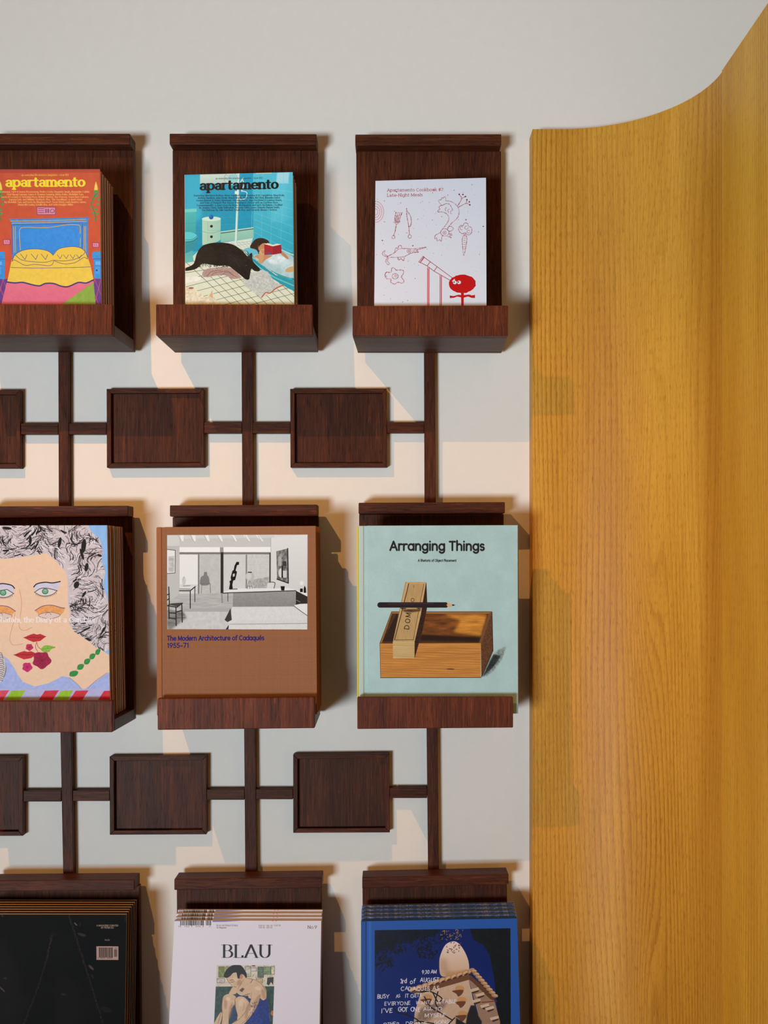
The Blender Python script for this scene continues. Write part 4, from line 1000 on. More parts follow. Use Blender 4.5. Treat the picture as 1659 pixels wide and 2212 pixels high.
def art_face(sh):
    b = Board(sh.px, C6, (140, 182, 220), noise=.05, cell=24)
    SK = (234, 196, 158)
    b.P([(-380, 560), (20, 540), (200, 500), (420, 480), (620, 560), (700, 700), (700, 800), (740, 1200), (850, 1340), (940, 1400), (960, 1560), (820, 1620), (720, 1700), (600, 1590), (540, 1580), (420, 1640), (300, 1668), (180, 1620), (120, 1500), (60, 1430), (-60, 1400), (-380, 1380)], SK, tex=.02)
    b.P([(-380, 1420), (20, 1400), (80, 1440), (150, 1560), (200, 1630), (300, 1668), (420, 1650), (530, 1580), (600, 1600), (715, 1700), (930, 1545), (960, 1560), (960, 1720), (-380, 1720)], (166, 176, 214), tex=.05, cell=12)
    b.S([(600, 1592), (660, 1640), (712, 1700)], 3, (150, 110, 90)); b.S([(920, 1548), (820, 1620), (760, 1680)], 3, (150, 110, 90))
    # hair
    HG = (204, 190, 184)
    b.P([(-380, 290), (750, 290), (780, 350), (850, 410), (880, 500), (870, 600), (900, 700), (880, 800), (915, 900), (935, 1000), (945, 1350), (890, 1370), (830, 1340), (760, 1280), (640, 1200), (590, 1130), (600, 1040), (580, 960), (580, 760), (560, 690), (470, 590), (400, 530), (240, 560), (0, 585), (-380, 600)], HG, tex=.05, cell=10)
    HP = np.array([(-380, 290), (750, 290), (780, 350), (850, 410), (880, 500), (870, 600), (900, 700), (880, 800), (915, 900), (935, 1000), (945, 1350), (890, 1370), (830, 1340), (760, 1280), (640, 1200), (600, 1130), (610, 1040), (590, 960), (590, 760), (565, 690), (475, 590), (400, 530), (240, 555), (0, 580), (-380, 595)], float)
    def inside(x, y):
        xa, ya = HP[:, 0], HP[:, 1]; xb, yb = np.roll(xa, -1), np.roll(ya, -1)
        with np.errstate(divide='ignore', invalid='ignore'):
            return bool((((ya <= y) != (yb <= y)) & (x < xa + (y - ya) / (yb - ya) * (xb - xa))).sum() % 2)
    flow = vnoise(300, 300, 60, oct=2)
    def ang(x, y): return 11 * flow[int((y - 290) / 4) % 300, int((x + 340) / 4.5) % 300] + (1.2 if x > 560 else -.3)
    n = 0
    while n < 1150:
        x, y = RNG.uniform(-330, 940), RNG.uniform(292, 1365)
        if not inside(x, y): continue
        n += 1
        L = RNG.uniform(30, 100); k = 7; p = [(x, y)]; bend = RNG.normal(0, .12)
        for j in range(k):
            a = ang(*p[-1]) + bend * j; q = (p[-1][0] + L / k * math.cos(a), p[-1][1] + L / k * math.sin(a))
            if not inside(*q): break
            p.append(q)
        if len(p) < 3: continue
        q = RNG.random()
        b.S(p, RNG.choice([2.2, 3.4, 5.5, 9], p=[.42, .34, .18, .06]), (30, 23, 24) if q < .60 else ((234, 224, 220) if q < .82 else (130, 112, 108)), a=.92)
    for i in range(70):        # heavy locks
        x, y = RNG.uniform(-300, 920), RNG.uniform(310, 1330)
        if not inside(x, y): continue
        a = ang(x, y); l = RNG.uniform(30, 80); c = RNG.uniform(-.5, .5)
        p = [(x + l * t * math.cos(a + c * t), y + l * t * math.sin(a + c * t)) for t in (0, .33, .66, 1)]
        if not inside(*p[-1]): continue
        w = RNG.uniform(7, 15)
        b.S(p[:3], w, (30, 24, 25)); b.S(p[1:], w * .55, (30, 24, 25)); b.S([(q0 + 9, q1 + 6) for q0, q1 in p], 3, (226, 214, 208))
    for (x, y, rx, ry, r) in ((510, 440, 14, 44, .2), (715, 470, 20, 60, .1), (655, 800, 22, 30, .4), (740, 650, 16, 36, .2), (700, 540, 12, 50, -.3), (540, 350, 30, 8, .5), (260, 420, 12, 36, 0), (850, 550, 20, 10, .4), (760, 1265, 26, 10, .4), (330, 350, 26, 8, -.4), (60, 320, 40, 12, .1), (50, 510, 30, 8, 0), (720, 880, 10, 30, .6), (890, 1180, 10, 30, .6)): b.E(x, y, rx, ry, (30, 24, 24), rot=r)
    for k in range(3): b.S(AR(-20, 1510, 30 + k * 22, 70 + k * 24, -90, 90), 4, (40, 32, 30), smooth=False)
    b.P([(-60, 1360), (20, 1400), (52, 1490), (30, 1600), (-10, 1640), (-60, 1640)], (206, 194, 184), smooth=True)
    for k in range(14): b.S([(-20, 1390 + k * 17), (10 + k % 3 * 6, 1380 + k * 18), (44 - abs(7 - k) * 3, 1400 + k * 17)], 3, (34, 28, 28))
    # eyes
    def eye(cx, cy, s=1):
        b.P([(cx - 98 * s, cy - 30), (cx - 60 * s, cy - 62), (cx, cy - 72), (cx + 60 * s, cy - 66), (cx + 128 * s, cy - 72), (cx + 120 * s, cy - 30), (cx + 90 * s, cy + 4), (cx + 30, cy - 24), (cx - 30, cy - 24), (cx - 80 * s, cy + 18)], (206, 198, 208), tex=.04)
        b.S([(cx - 98 * s, cy - 30), (cx - 70 * s, cy - 56), (cx, cy - 70), (cx + 60 * s, cy - 64), (cx + 128 * s, cy - 76)], 9, (34, 26, 32))
        b.P([(cx - 86 * s, cy + 16), (cx - 40 * s, cy - 14), (cx + 20, cy - 16), (cx + 60 * s, cy - 4), (cx + 100 * s, cy + 4), (cx + 50 * s, cy + 36), (cx, cy + 46), (cx - 50 * s, cy + 38)], (222, 210, 200), smooth=True)
        b.S([(cx - 92 * s, cy + 16), (cx - 40 * s, cy - 16), (cx + 20, cy - 18), (cx + 104 * s, cy + 2)], 5, (34, 26, 30)); b.S([(cx - 86 * s, cy + 18), (cx - 40 * s, cy + 42), (cx, cy + 48), (cx + 60 * s, cy + 34), (cx + 102 * s, cy + 2)], 4, (50, 40, 40))
        for k in range(15):
            x = cx - 76 * s + k * 12 * s; y = cy + 46 - ((x - cx) / 17.) ** 2; b.S([(x, y), (x - 3 * s + k * .4, y + 12)], 3, (40, 30, 30))
        b.E(cx, cy + 8, 28, 25, (58, 134, 84)); b.E(cx, cy + 6, 17, 15, (190, 206, 190)); b.E(cx, cy + 6, 12, 11, (60, 130, 86)); b.E(cx, cy + 4, 5, 5, (230, 230, 226))
    eye(388, 848); eye(28, 860, -1)
    def lid(cx, cy, s=1):
        b.P([(cx - 122 * s, cy), (cx - 60 * s, cy - 36), (cx + 20 * s, cy - 44), (cx + 90 * s, cy - 26), (cx + 130 * s, cy - 22), (cx + 124 * s, cy + 10), (cx + 90 * s, cy + 40), (cx + 20, cy + 14), (cx - 40 * s, cy + 16), (cx - 90 * s, cy + 38)], (228, 156, 90), tex=.12, cell=8)
        b.S([(cx - 124 * s, cy), (cx - 60 * s, cy - 38), (cx + 20 * s, cy - 46), (cx + 90 * s, cy - 28), (cx + 130 * s, cy - 22)], 6, (120, 76, 90))
        b.P([(cx - 96 * s, cy + 40), (cx - 40 * s, cy + 18), (cx + 20, cy + 14), (cx + 92 * s, cy + 38), (cx + 20, cy + 68), (cx - 40 * s, cy + 64)], (222, 196, 176), smooth=True); b.S([(cx - 96 * s, cy + 40), (cx - 40 * s, cy + 18), (cx + 20, cy + 14), (cx + 92 * s, cy + 38), (cx + 20, cy + 68), (cx - 40 * s, cy + 64)], 3, (110, 76, 70), closed=True)
        b.S(AR(cx - 10, cy + 40, 24, 24, -170, -10), 3, (110, 80, 76))
    lid(425, 1020); lid(10, 1025, -1)
    ln = (196, 120, 96)
    b.S([(168, 840), (186, 950), (176, 1060), (164, 1130), (180, 1180), (226, 1186), (276, 1162)], 3, ln); b.S([(130, 1040), (120, 1110), (94, 1210), (86, 1270), (110, 1310), (150, 1312), (200, 1302)], 3, ln)
    # mouths and flowers
    LR = (190, 46, 50)
    for (ox, oy, w) in ((298, 1252, 1.0), (218, 1400, 1.05)):
        b.P([(ox - 94 * w, oy - 2), (ox - 40, oy - 26), (ox - 8, oy - 36), (ox + 20, oy - 28), (ox + 50, oy - 34), (ox + 98 * w, oy - 12), (ox + 50, oy + 26), (ox - 10, oy + 36), (ox - 50, oy + 20)], LR, tex=.1, cell=6); b.S([(ox - 94 * w, oy - 2), (ox - 20, oy - 4), (ox + 30, oy - 2), (ox + 98 * w, oy - 12)], 4, (130, 24, 34))
        for k in range(9): b.S([(ox - 60 + k * 16, oy - 22), (ox - 56 + k * 15, oy - 6)], 2, (150, 30, 40))
    b.S([(316, 1288), (306, 1330), (326, 1370)], 4, (170, 60, 50)); b.S([(318, 1292), (330, 1330), (352, 1346)], 4, (170, 60, 50)); b.S([(275, 1470), (290, 1455)], 3, (170, 60, 50))
    b.P([(352, 1350), (380, 1320), (420, 1316), (478, 1332), (440, 1350), (420, 1372), (380, 1374)], (136, 178, 64), smooth=True, tex=.14, cell=6); b.S([(356, 1350), (420, 1340), (470, 1332)], 2.5, (80, 130, 40))
    def fl(cx, cy, r, c):
        t = np.linspace(0, 2 * math.pi, 26, endpoint=False); q = [(cx + r * (1 + .12 * math.sin(5 * a + 1)) * math.cos(a), cy + r * .94 * (1 + .1 * math.sin(5 * a)) * math.sin(a)) for a in t]
        b.P(q, c, tex=.14, cell=6)
        for a in t[::3]: b.S([(cx, cy), (cx + r * .8 * math.cos(a), cy + r * .8 * math.sin(a))], 2.5, tuple(x * .7 for x in c))
    fl(254, 1332, 31, (200, 52, 84)); fl(236, 1502, 42, (204, 44, 104)); fl(360, 1442, 76, (160, 30, 66))
    # beads
    for x, y, r, a in ((636, 1556, 36, .1), (694, 1498, 28, .2), (750, 1452, 26, .3), (795, 1408, 25, .3), (842, 1370, 22, .4)): b.P([(x - r, y + 20), (x - r + 4, y - 12), (x + 4, y - 24), (x + r, y - 16), (x + r - 8, y + 12), (x, y + 26)], (42, 142, 66), smooth=True, tex=.06)
    b.S([(606, 1582), (660, 1520), (722, 1474), (774, 1430), (820, 1388), (860, 1368)], 2.5, (160, 120, 70))
    # ribbon
    b.P([(-380, 1692), (960, 1688), (960, 1990), (-380, 1990)], (182, 176, 206), tex=.04)
    x = -400
    for w, g, c in [(110, 0, (206, 56, 66)), (70, 60, (132, 174, 42))] * 0 + [(0, 0, 0)] * 0: pass
    def stripe(x0, x1, c): b.P([(x0 + 50, 1704), (x1 + 50, 1700), (x1 - 14, 1800), (x1 - 60, 1990), (x0 - 60, 1990), (x0 - 14, 1800)], c, tex=.06, cell=12)
    for x0, x1, c in ((-330, -200, (204, 54, 64)), (-200, -100, (150, 188, 40)), (-70, 32, (216, 74, 88)), (52, 172, (150, 188, 40)), (338, 458, (206, 48, 58)), (478, 582, (150, 188, 40)), (602, 712, (206, 48, 58)), (846, 1000, (206, 48, 58))): stripe(x0, x1, c)
    b.text('Shafahi, the Diary of a Gambler', -22, 820, 1118, 30, (240, 236, 232), wx=1.05, wy=.5, serif=.7)
    return b

def art_cloth(sh):
    b = Board(sh.px, C7, (150, 96, 66), noise=.012, cell=8)
    h, w = b.h, b.w
    b.im *= (1 + .05 * (RNG.random((1, w, 1)) - .5) + .05 * (RNG.random((h, 1, 1)) - .5)).astype(np.float32)
    g = lambda v: (v + 4, v - 2, v - 4)
    X0, Y0, X1, Y1 = 162, 378, 1361, 1180
    # outline of the pasted picture; everything in it stays inside
    keep = b.im.copy()
    b.P([(X0, Y0), (X1, Y0 - 4), (X1, Y1), (X0, Y1)], g(214), col2=g(196))
    R = lambda q, c, d, e, v, **k: b.P([(q, c), (d, c), (d, e), (q, e)], g(v), **k)
    b.P([(162, 378), (1080, 376), (1048, 478), (266, 480), (162, 470)], g(206)); b.P([(266, 408), (1050, 402), (1048, 478), (268, 480)], g(196))
    for x in (284, 390, 508, 622, 742, 856, 968): b.P([(x - 30 + (x - 620) * -.06, 378), (x + (x - 620) * -.06, 378), (x + 18, 430), (x, 430)], g(232)); b.S([(x - 28, 384), (x, 430)], 3, g(150), smooth=False)
    R(268, 482, 614, 524, 236); R(644, 480, 1046, 522, 238); R(268, 524, 1048, 542, 120); R(614, 482, 644, 524, 150)
    R(268, 542, 1046, 880, 206, tex=.05, cell=10)
    for y in range(556, 880, 9): b.S([(430, y), (1042, y)], 2, g(176), a=.8, smooth=False)
    R(270, 545, 426, 800, 228); R(430, 545, 618, 876, 186, tex=.06, a=.7); R(646, 545, 836, 866, 210, a=.6); 
    b.P([(880, 760), (1040, 730), (1040, 830), (900, 830)], g(170), tex=.2, cell=6)
    R(426, 542, 438, 880, 120); R(620, 524, 644, 888, 46); R(834, 545, 846, 860, 130); R(1036, 530, 1048, 800, 60)
    # left wall and art
    R(162, 470, 268, 1004, 188, tex=.03); b.P([(268, 545), (268, 960), (162, 970), (162, 710)], g(190)); b.P([(162, 500), (232, 508), (230, 700), (162, 706)], g(226)); b.S([(162, 500), (232, 508), (230, 700), (162, 706)], 5, g(70), smooth=False)
    b.P([(172, 560), (224, 556), (222, 690), (172, 694)], g(190), tex=.15, cell=8)
    # right wall and painting
    b.P([(1050, 400), (1361, 374), (1361, 880), (1200, 830), (1050, 780)], g(220), col2=g(208)); b.S([(1048, 400), (1048, 790)], 3, g(160), smooth=False)
    b.P([(1094, 516), (1192, 492), (1200, 786), (1102, 752)], g(120), tex=.5, cell=10); b.S([(1192, 492), (1198, 786), (1102, 752)], 9, g(36), smooth=False); b.E(1136, 700, 22, 40, g(210)); b.R(1112, 560, 1140, 640, g(170)); b.R(1150, 600, 1180, 640, g(60)); b.R(1154, 680, 1184, 740, g(200)); b.R(1140, 640, 1152, 740, g(30))
    # seated shade and garden
    b.P([(448, 800), (450, 740), (474, 720), (480, 694), (502, 694), (506, 720), (520, 740), (520, 800)], g(126), smooth=True); b.S([(452, 790), (530, 790), (534, 870)], 5, g(110), smooth=False); b.S([(460, 800), (456, 872)], 4, g(110))
    # floor
    b.P([(162, 960), (268, 880), (720, 870), (724, 1000), (162, 1010)], g(178), tex=.1, cell=(4, 40)); b.P([(162, 1006), (724, 1000), (700, 1180), (162, 1180)], g(200), tex=.06); R(268, 1000, 724, 1030, 170); b.P([(162, 1010), (300, 1030), (330, 1080), (200, 1180), (162, 1180)], g(120), tex=.3, cell=(8, 30), soft=10)
    b.S([(630, 880), (634, 950)], 14, g(120), a=.6)
    # table and stool left
    b.P([(268, 812), (404, 808), (360, 842), (268, 840)], g(216)); b.S([(268, 852), (360, 852), (404, 816)], 8, g(30), smooth=False); b.S([(361, 852), (361, 1000)], 8, g(36)); b.S([(400, 820), (400, 946)], 6, g(40)); b.S([(268, 836), (360, 838)], 4, g(60))
    for p in ([(176, 820), (182, 970)], [(166, 980), (246, 992), (294, 958), (200, 964), (166, 980)], [(238, 992), (240, 1150)], [(288, 970), (292, 1120)], [(176, 990), (180, 1090)], [(180, 1040), (236, 1044)], [(240, 1034), (290, 1020)], [(182, 1084), (238, 1092)], [(182, 880), (164, 886)], [(180, 920), (164, 930)]): b.S(p, 9, g(44), smooth=False)
    b.P([(166, 970), (250, 986), (290, 958), (210, 960)], g(70))
    # counter, bed
    b.P([(640, 862), (730, 832), (1200, 826), (1361, 870), (1361, 905), (1262, 850), (724, 866)], g(226)); b.P([(724, 866), (1260, 852), (1262, 984), (724, 988)], g(150), tex=.06, cell=6, col2=g(136)); b.S([(640, 872), (724, 868), (1262, 850)], 7, g(40), smooth=False); b.S([(682, 876), (682, 940)], 5, g(50))
    b.P([(1262, 850), (1361, 900), (1361, 970), (1262, 980)], g(46)); b.S([(1266, 930), (1300, 946)], 3, g(170))
    b.P([(716, 990), (1240, 986), (1361, 960), (1361, 1180), (664, 1180), (700, 1100)], g(214), tex=.03, cell=8)
    for k in range(28): b.S([(730 + k * 22, 1140 - k * .2), (770 + k * 22, 1100)], 2, g(184), a=.7)
    b.S([(700, 1136), (900, 1134), (1361, 1128)], 5, g(150)); b.P([(706, 1000), (716, 1100), (680, 1118), (654, 1100)], g(60)); b.P([(690, 1140), (664, 1180), (688, 1180)], g(50)); b.P([(1244, 974), (1300, 962), (1361, 960), (1361, 1060)], g(226)); b.S([(1244, 978), (1300, 1020), (1361, 1062)], 5, g(70))
    # sculpture, lamp, cushions, jars
    K = g(24)
    b.P([(756, 606), (778, 606), (776, 630), (760, 634), (752, 664), (748, 680), (760, 690), (752, 730), (744, 760), (728, 764), (720, 800), (724, 832), (700, 842), (692, 836), (700, 790), (696, 770), (710, 762), (706, 738), (716, 700), (722, 680), (732, 676), (738, 640)], K); b.P([(724, 708), (742, 704), (740, 728), (724, 734)], g(200)); b.S([(700, 838), (762, 836)], 6, g(40), smooth=False)
    b.E(870, 730, 38, 38, g(184)); b.E(862, 728, 22, 30, g(204), soft=4); b.R(852, 690, 886, 698, g(30)); 
    for p in ([(862, 768), (848, 834)], [(876, 768), (892, 832)], [(868, 768), (870, 834)], [(852, 812), (888, 812)]): b.S(p, 3, g(60))
    b.P([(1016, 828), (1020, 786), (1066, 778), (1076, 800), (1070, 832)], g(214)); b.S([(1050, 776), (1084, 784), (1076, 830)], 5, g(40)); b.P([(1080, 830), (1090, 800), (1130, 806), (1130, 830)], g(206)); b.P([(1132, 812), (1168, 812), (1164, 848), (1138, 848)], g(20)); b.R(1298, 832, 1322, 862, g(20)); b.P([(1330, 868), (1330, 830), (1338, 806), (1348, 830), (1350, 868)], g(20)); b.E(1312, 786, 16, 18, g(230))
    b.E(306, 770, 16, 40, g(200)); b.S([(296, 760), (310, 730)], 2, g(150)); b.S([(300, 812), (360, 808)], 4, g(90))
    # restore the cloth outside the picture
    m = np.zeros((h, w), np.float32); r = b.mask_poly(b.T([(X0, Y0), (X1, Y0 - 4), (X1, Y1), (X0, Y1)])); m[r[0]:r[1], r[2]:r[3]] = r[4]
    b.im = keep * (1 - m[..., None]) + b.im * m[..., None]
    NB = (30, 26, 110)
    b.text('The Modern Architecture of Cadaqués', 164, 992, 1277, 27, NB, wx=1.25, geo=True, yb1=1270); b.text('1955–71', 164, 346, 1338, 27, NB, wx=1.25, geo=True, yb1=1336)
    return b

def art_mint(sh):
    b = Board(sh.px, C8, (166, 186, 182), noise=.035, cell=70)
    b.im *= (1 + .03 * vnoise(b.h, b.w, 7))[..., None]
    K = (34, 32, 32)
    b.text('Arranging Things', 388, 1155, 484, 50, K, wx=1.5, geo=True)
    b.text('A Rhetoric of Object Placement', 616, 928, 577, 13.5, K, wx=1.35, geo=True)
    def grain(poly, n, y0, y1, x0, x1, col, amp=5, w=2.5):
        for i in range(n):
            y = lerp(y0, y1, (i + .5) / n) + RNG.uniform(-2, 2); p = [(x, y + amp * math.sin(x / 90. + i) + RNG.uniform(-1.5, 1.5)) for x in np.linspace(x0, x1, 9)]
            b.S(p, w * RNG.uniform(.6, 1.8), col, a=.75)
    # shadow on the ground
    b.P([(1140, 1510), (1200, 1370), (1260, 1300), (1330, 1266), (1300, 1360), (1240, 1450), (1180, 1500)], (120, 130, 124), soft=8, tex=.4, cell=5); b.P([(1140, 1510), (1195, 1400), (1230, 1330), (1290, 1340), (1230, 1430)], (44, 46, 42), soft=6, tex=.5, cell=4)
    # open box: inside
    b.P([(400, 986), (1212, 986), (1128, 1240), (304, 1240)], (74, 42, 24), tex=.2, cell=20)
    b.P([(680, 990), (1180, 996), (1110, 1222), (630, 1215)], (112, 62, 26), tex=.35, cell=(14, 60)); b.P([(820, 1000), (1176, 1010), (1130, 1180), (900, 1150), (960, 1060)], (190, 122, 46), tex=.25, cell=(10, 60), soft=14); b.P([(640, 1170), (900, 1180), (1120, 1190), (1112, 1228), (630, 1220)], (40, 22, 14), soft=8)
    b.P([(440, 1000), (470, 1050), (430, 1225), (330, 1225)], (46, 26, 20))
    b.P([(396, 990), (410, 984), (320, 1240), (303, 1240)], (150, 96, 50)); b.S([(398, 992), (306, 1238)], 4, (70, 42, 26), smooth=False)
    b.P([(396, 984), (1216, 982), (1204, 1000), (408, 1000)], (150, 98, 54)); b.S([(398, 985), (1216, 983)], 4, (60, 40, 30), smooth=False)
    # right side
    b.P([(1216, 984), (1226, 1300), (1132, 1512), (1128, 1240)], (92, 56, 34), tex=.3, cell=4); b.P([(1190, 1000), (1216, 984), (1132, 1244), (1112, 1236)], (112, 72, 44)); b.S([(1218, 986), (1226, 1300), (1134, 1512)], 5, (44, 30, 22), smooth=False)
    # front
    b.P([(304, 1240), (640, 1240), (1128, 1234), (1128, 1516), (310, 1522)], (190, 124, 58), tex=.08, cell=(10, 90)); grain(None, 14, 1256, 1510, 312, 1120, (138, 80, 40)); b.S([(304, 1242), (1128, 1236)], 4, (90, 56, 30), smooth=False); b.S([(310, 1522), (1128, 1517)], 5, (54, 44, 36), smooth=False)
    b.E(880, 1450, 34, 5, (96, 56, 32), soft=2); b.S([(304, 1242), (310, 1520)], 3, (90, 56, 30))
    # small box
    b.P([(684, 745), (690, 900), (688, 960), (652, 1140), (588, 1362), (588, 1230), (668, 780)], (52, 30, 22), tex=.3, cell=6)
    b.P([(516, 742), (682, 742), (640, 1000), (588, 1230), (410, 1230), (470, 960)], (190, 150, 100), tex=.05, cell=(40, 8))
    b.P([(536, 758), (664, 756), (600, 1090), (576, 1214), (428, 1214), (490, 960)], (178, 140, 92), tex=.06, cell=(40, 8))
    b.S([(540, 756), (500, 920), (424, 1214)], 6, (50, 36, 26), smooth=False); b.S([(664, 758), (626, 950), (578, 1214)], 4, (90, 62, 40), smooth=False); b.S([(430, 1215), (578, 1213)], 4, (60, 42, 28), smooth=False); b.S([(516, 742), (410, 1230)], 3, (120, 84, 50), smooth=False)
    b.P([(490, 968), (640, 962), (634, 980), (560, 990), (500, 984)], (90, 60, 40), soft=4); b.P([(410, 1230), (588, 1230), (586, 1362), (412, 1366)], (192, 158, 106), tex=.05, cell=(8, 60)); grain(None, 8, 1240, 1356, 414, 584, (160, 124, 80), 2, 2)
    def vert(ch, x, y, s, rot=-math.pi / 2 + .12):
        b.text(ch, x, x + s * (1.1 if ch in 'DMO' else .3), y, s * (.9 if y > 920 else .7), (36, 26, 20), wx=1.0, rot=(x, y, rot))
    vert('D', 541, 1130, 30); vert('O', 548, 1078, 30); vert('M', 553, 1030, 30); vert('I', 566, 976, 26); vert('O', 582, 905, 26); vert('C', 580, 787, 15, 0)
    # pencil
    b.S([(306, 930), (846, 929)], 44, (36, 28, 30), smooth=False); b.S([(370, 922), (740, 916)], 4, (84, 48, 54), smooth=False); b.P([(846, 906), (904, 926), (904, 936), (846, 952)], (204, 160, 118)); b.P([(846, 906), (856, 918), (848, 930), (858, 942), (846, 953)], (36, 28, 30)); b.P([(894, 922), (921, 930), (896, 938)], (20, 18, 18))
    b.P([(470, 953), (520, 955), (515, 962), (480, 962)], (40, 30, 26)); b.P([(600, 953), (660, 955), (620, 962)], (40, 30, 26))
    return b

def art_black(sh):
    b = Board(sh.px, C9, (12, 12, 13), noise=0)
    g = vnoise(b.h, b.w, 150) + .35 * vnoise(b.h, b.w, 30)
    b.im += np.clip(g[..., None] * .06 + .005, -.02, .05) * np.array([.9, 1, 1.05], np.float32)
    b.im += (RNG.random((b.h, b.w, 1)).astype(np.float32) - .45) * .02
    b.P([(-200, 700), (60, 800), (220, 1150), (60, 1700), (-250, 1900)], (40, 46, 50), a=.5, soft=60)
    b.P([(560, 1120), (760, 1200), (800, 1600), (700, 1900), (520, 1800)], (38, 36, 34), a=.5, soft=50)
    b.P([(0, 1500), (200, 1300), (330, 1400), (160, 1750)], (34, 40, 42), a=.5, soft=40)
    def seam(p):
        q = catmull(p, n=30)
        for i in range(0, len(q), 1):
            for k in range(3):
                x = q[i][0] + RNG.normal(0, 6); y = q[i][1] + RNG.normal(0, 6); b.S([(x, y), (x + RNG.normal(0, 6), y + 12)], 3, (88, 84, 80), a=RNG.uniform(.15, .6))
        b.S(p, 3, (64, 60, 58), a=.6)
    seam([(686, 532), (740, 700), (800, 900), (860, 1090), (930, 1320), (1020, 1620), (1100, 1900)])
    seam([(520, 720), (490, 860), (440, 1060), (350, 1330), (236, 1620), (160, 1800)])
    for x, y, rx, ry, r, v in ((815, 735, 46, 16, .3, 70), (905, 1062, 12, 36, -.8, 110), (915, 1150, 10, 26, -.5, 50), (755, 628, 24, 5, .8, 190), (798, 632, 10, 24, .2, 46), (20, 1280, 44, 6, .75, 130), (50, 1172, 18, 10, 0, 70), (630, 1330, 26, 10, .2, 60), (1050, 1480, 60, 26, .3, 34), (25, 545, 16, 4, .8, 120), (1250, 570, 8, 44, .1, 46), (540, 730, 40, 18, .2, 30)):
        b.E(x, y, rx, ry, (v, v, v + 4), rot=r, soft=5, a=.9)
    Wt = (214, 206, 202)
    b.text('A MAGAZINE CURATED', 962, 1176, 650, 11, Wt, wx=1.5); b.text('BY PETER DO', 1008, 1131, 672, 11, Wt, wx=1.5); b.text('N°26'.replace('°', 'o'), 1043, 1091, 794, 11, Wt, wx=1.1)
    b.P([(958, 850), (1176, 850), (1175, 986), (958, 986)], (218, 206, 204))
    x = 984
    rg = np.random.default_rng(3)
    while x < 1120:
        w = rg.choice([2, 3, 5]); b.R(x, 862, x + w, 962, (30, 26, 26)); x += w + rg.choice([2, 3, 5])
    for i in range(5): b.R(1134 + i * 6, 880, 1137 + i * 6, 954, (30, 26, 26))
    b.text('26', 1142, 1158, 874, 6, K_ := (60, 54, 54), wx=.9); b.text('9', 972, 980, 972, 6, K_, wx=.9); b.text('782490', 992, 1044, 972, 6, K_, wx=.9); b.text('240263', 1058, 1114, 972, 6, K_, wx=.9)
    return b

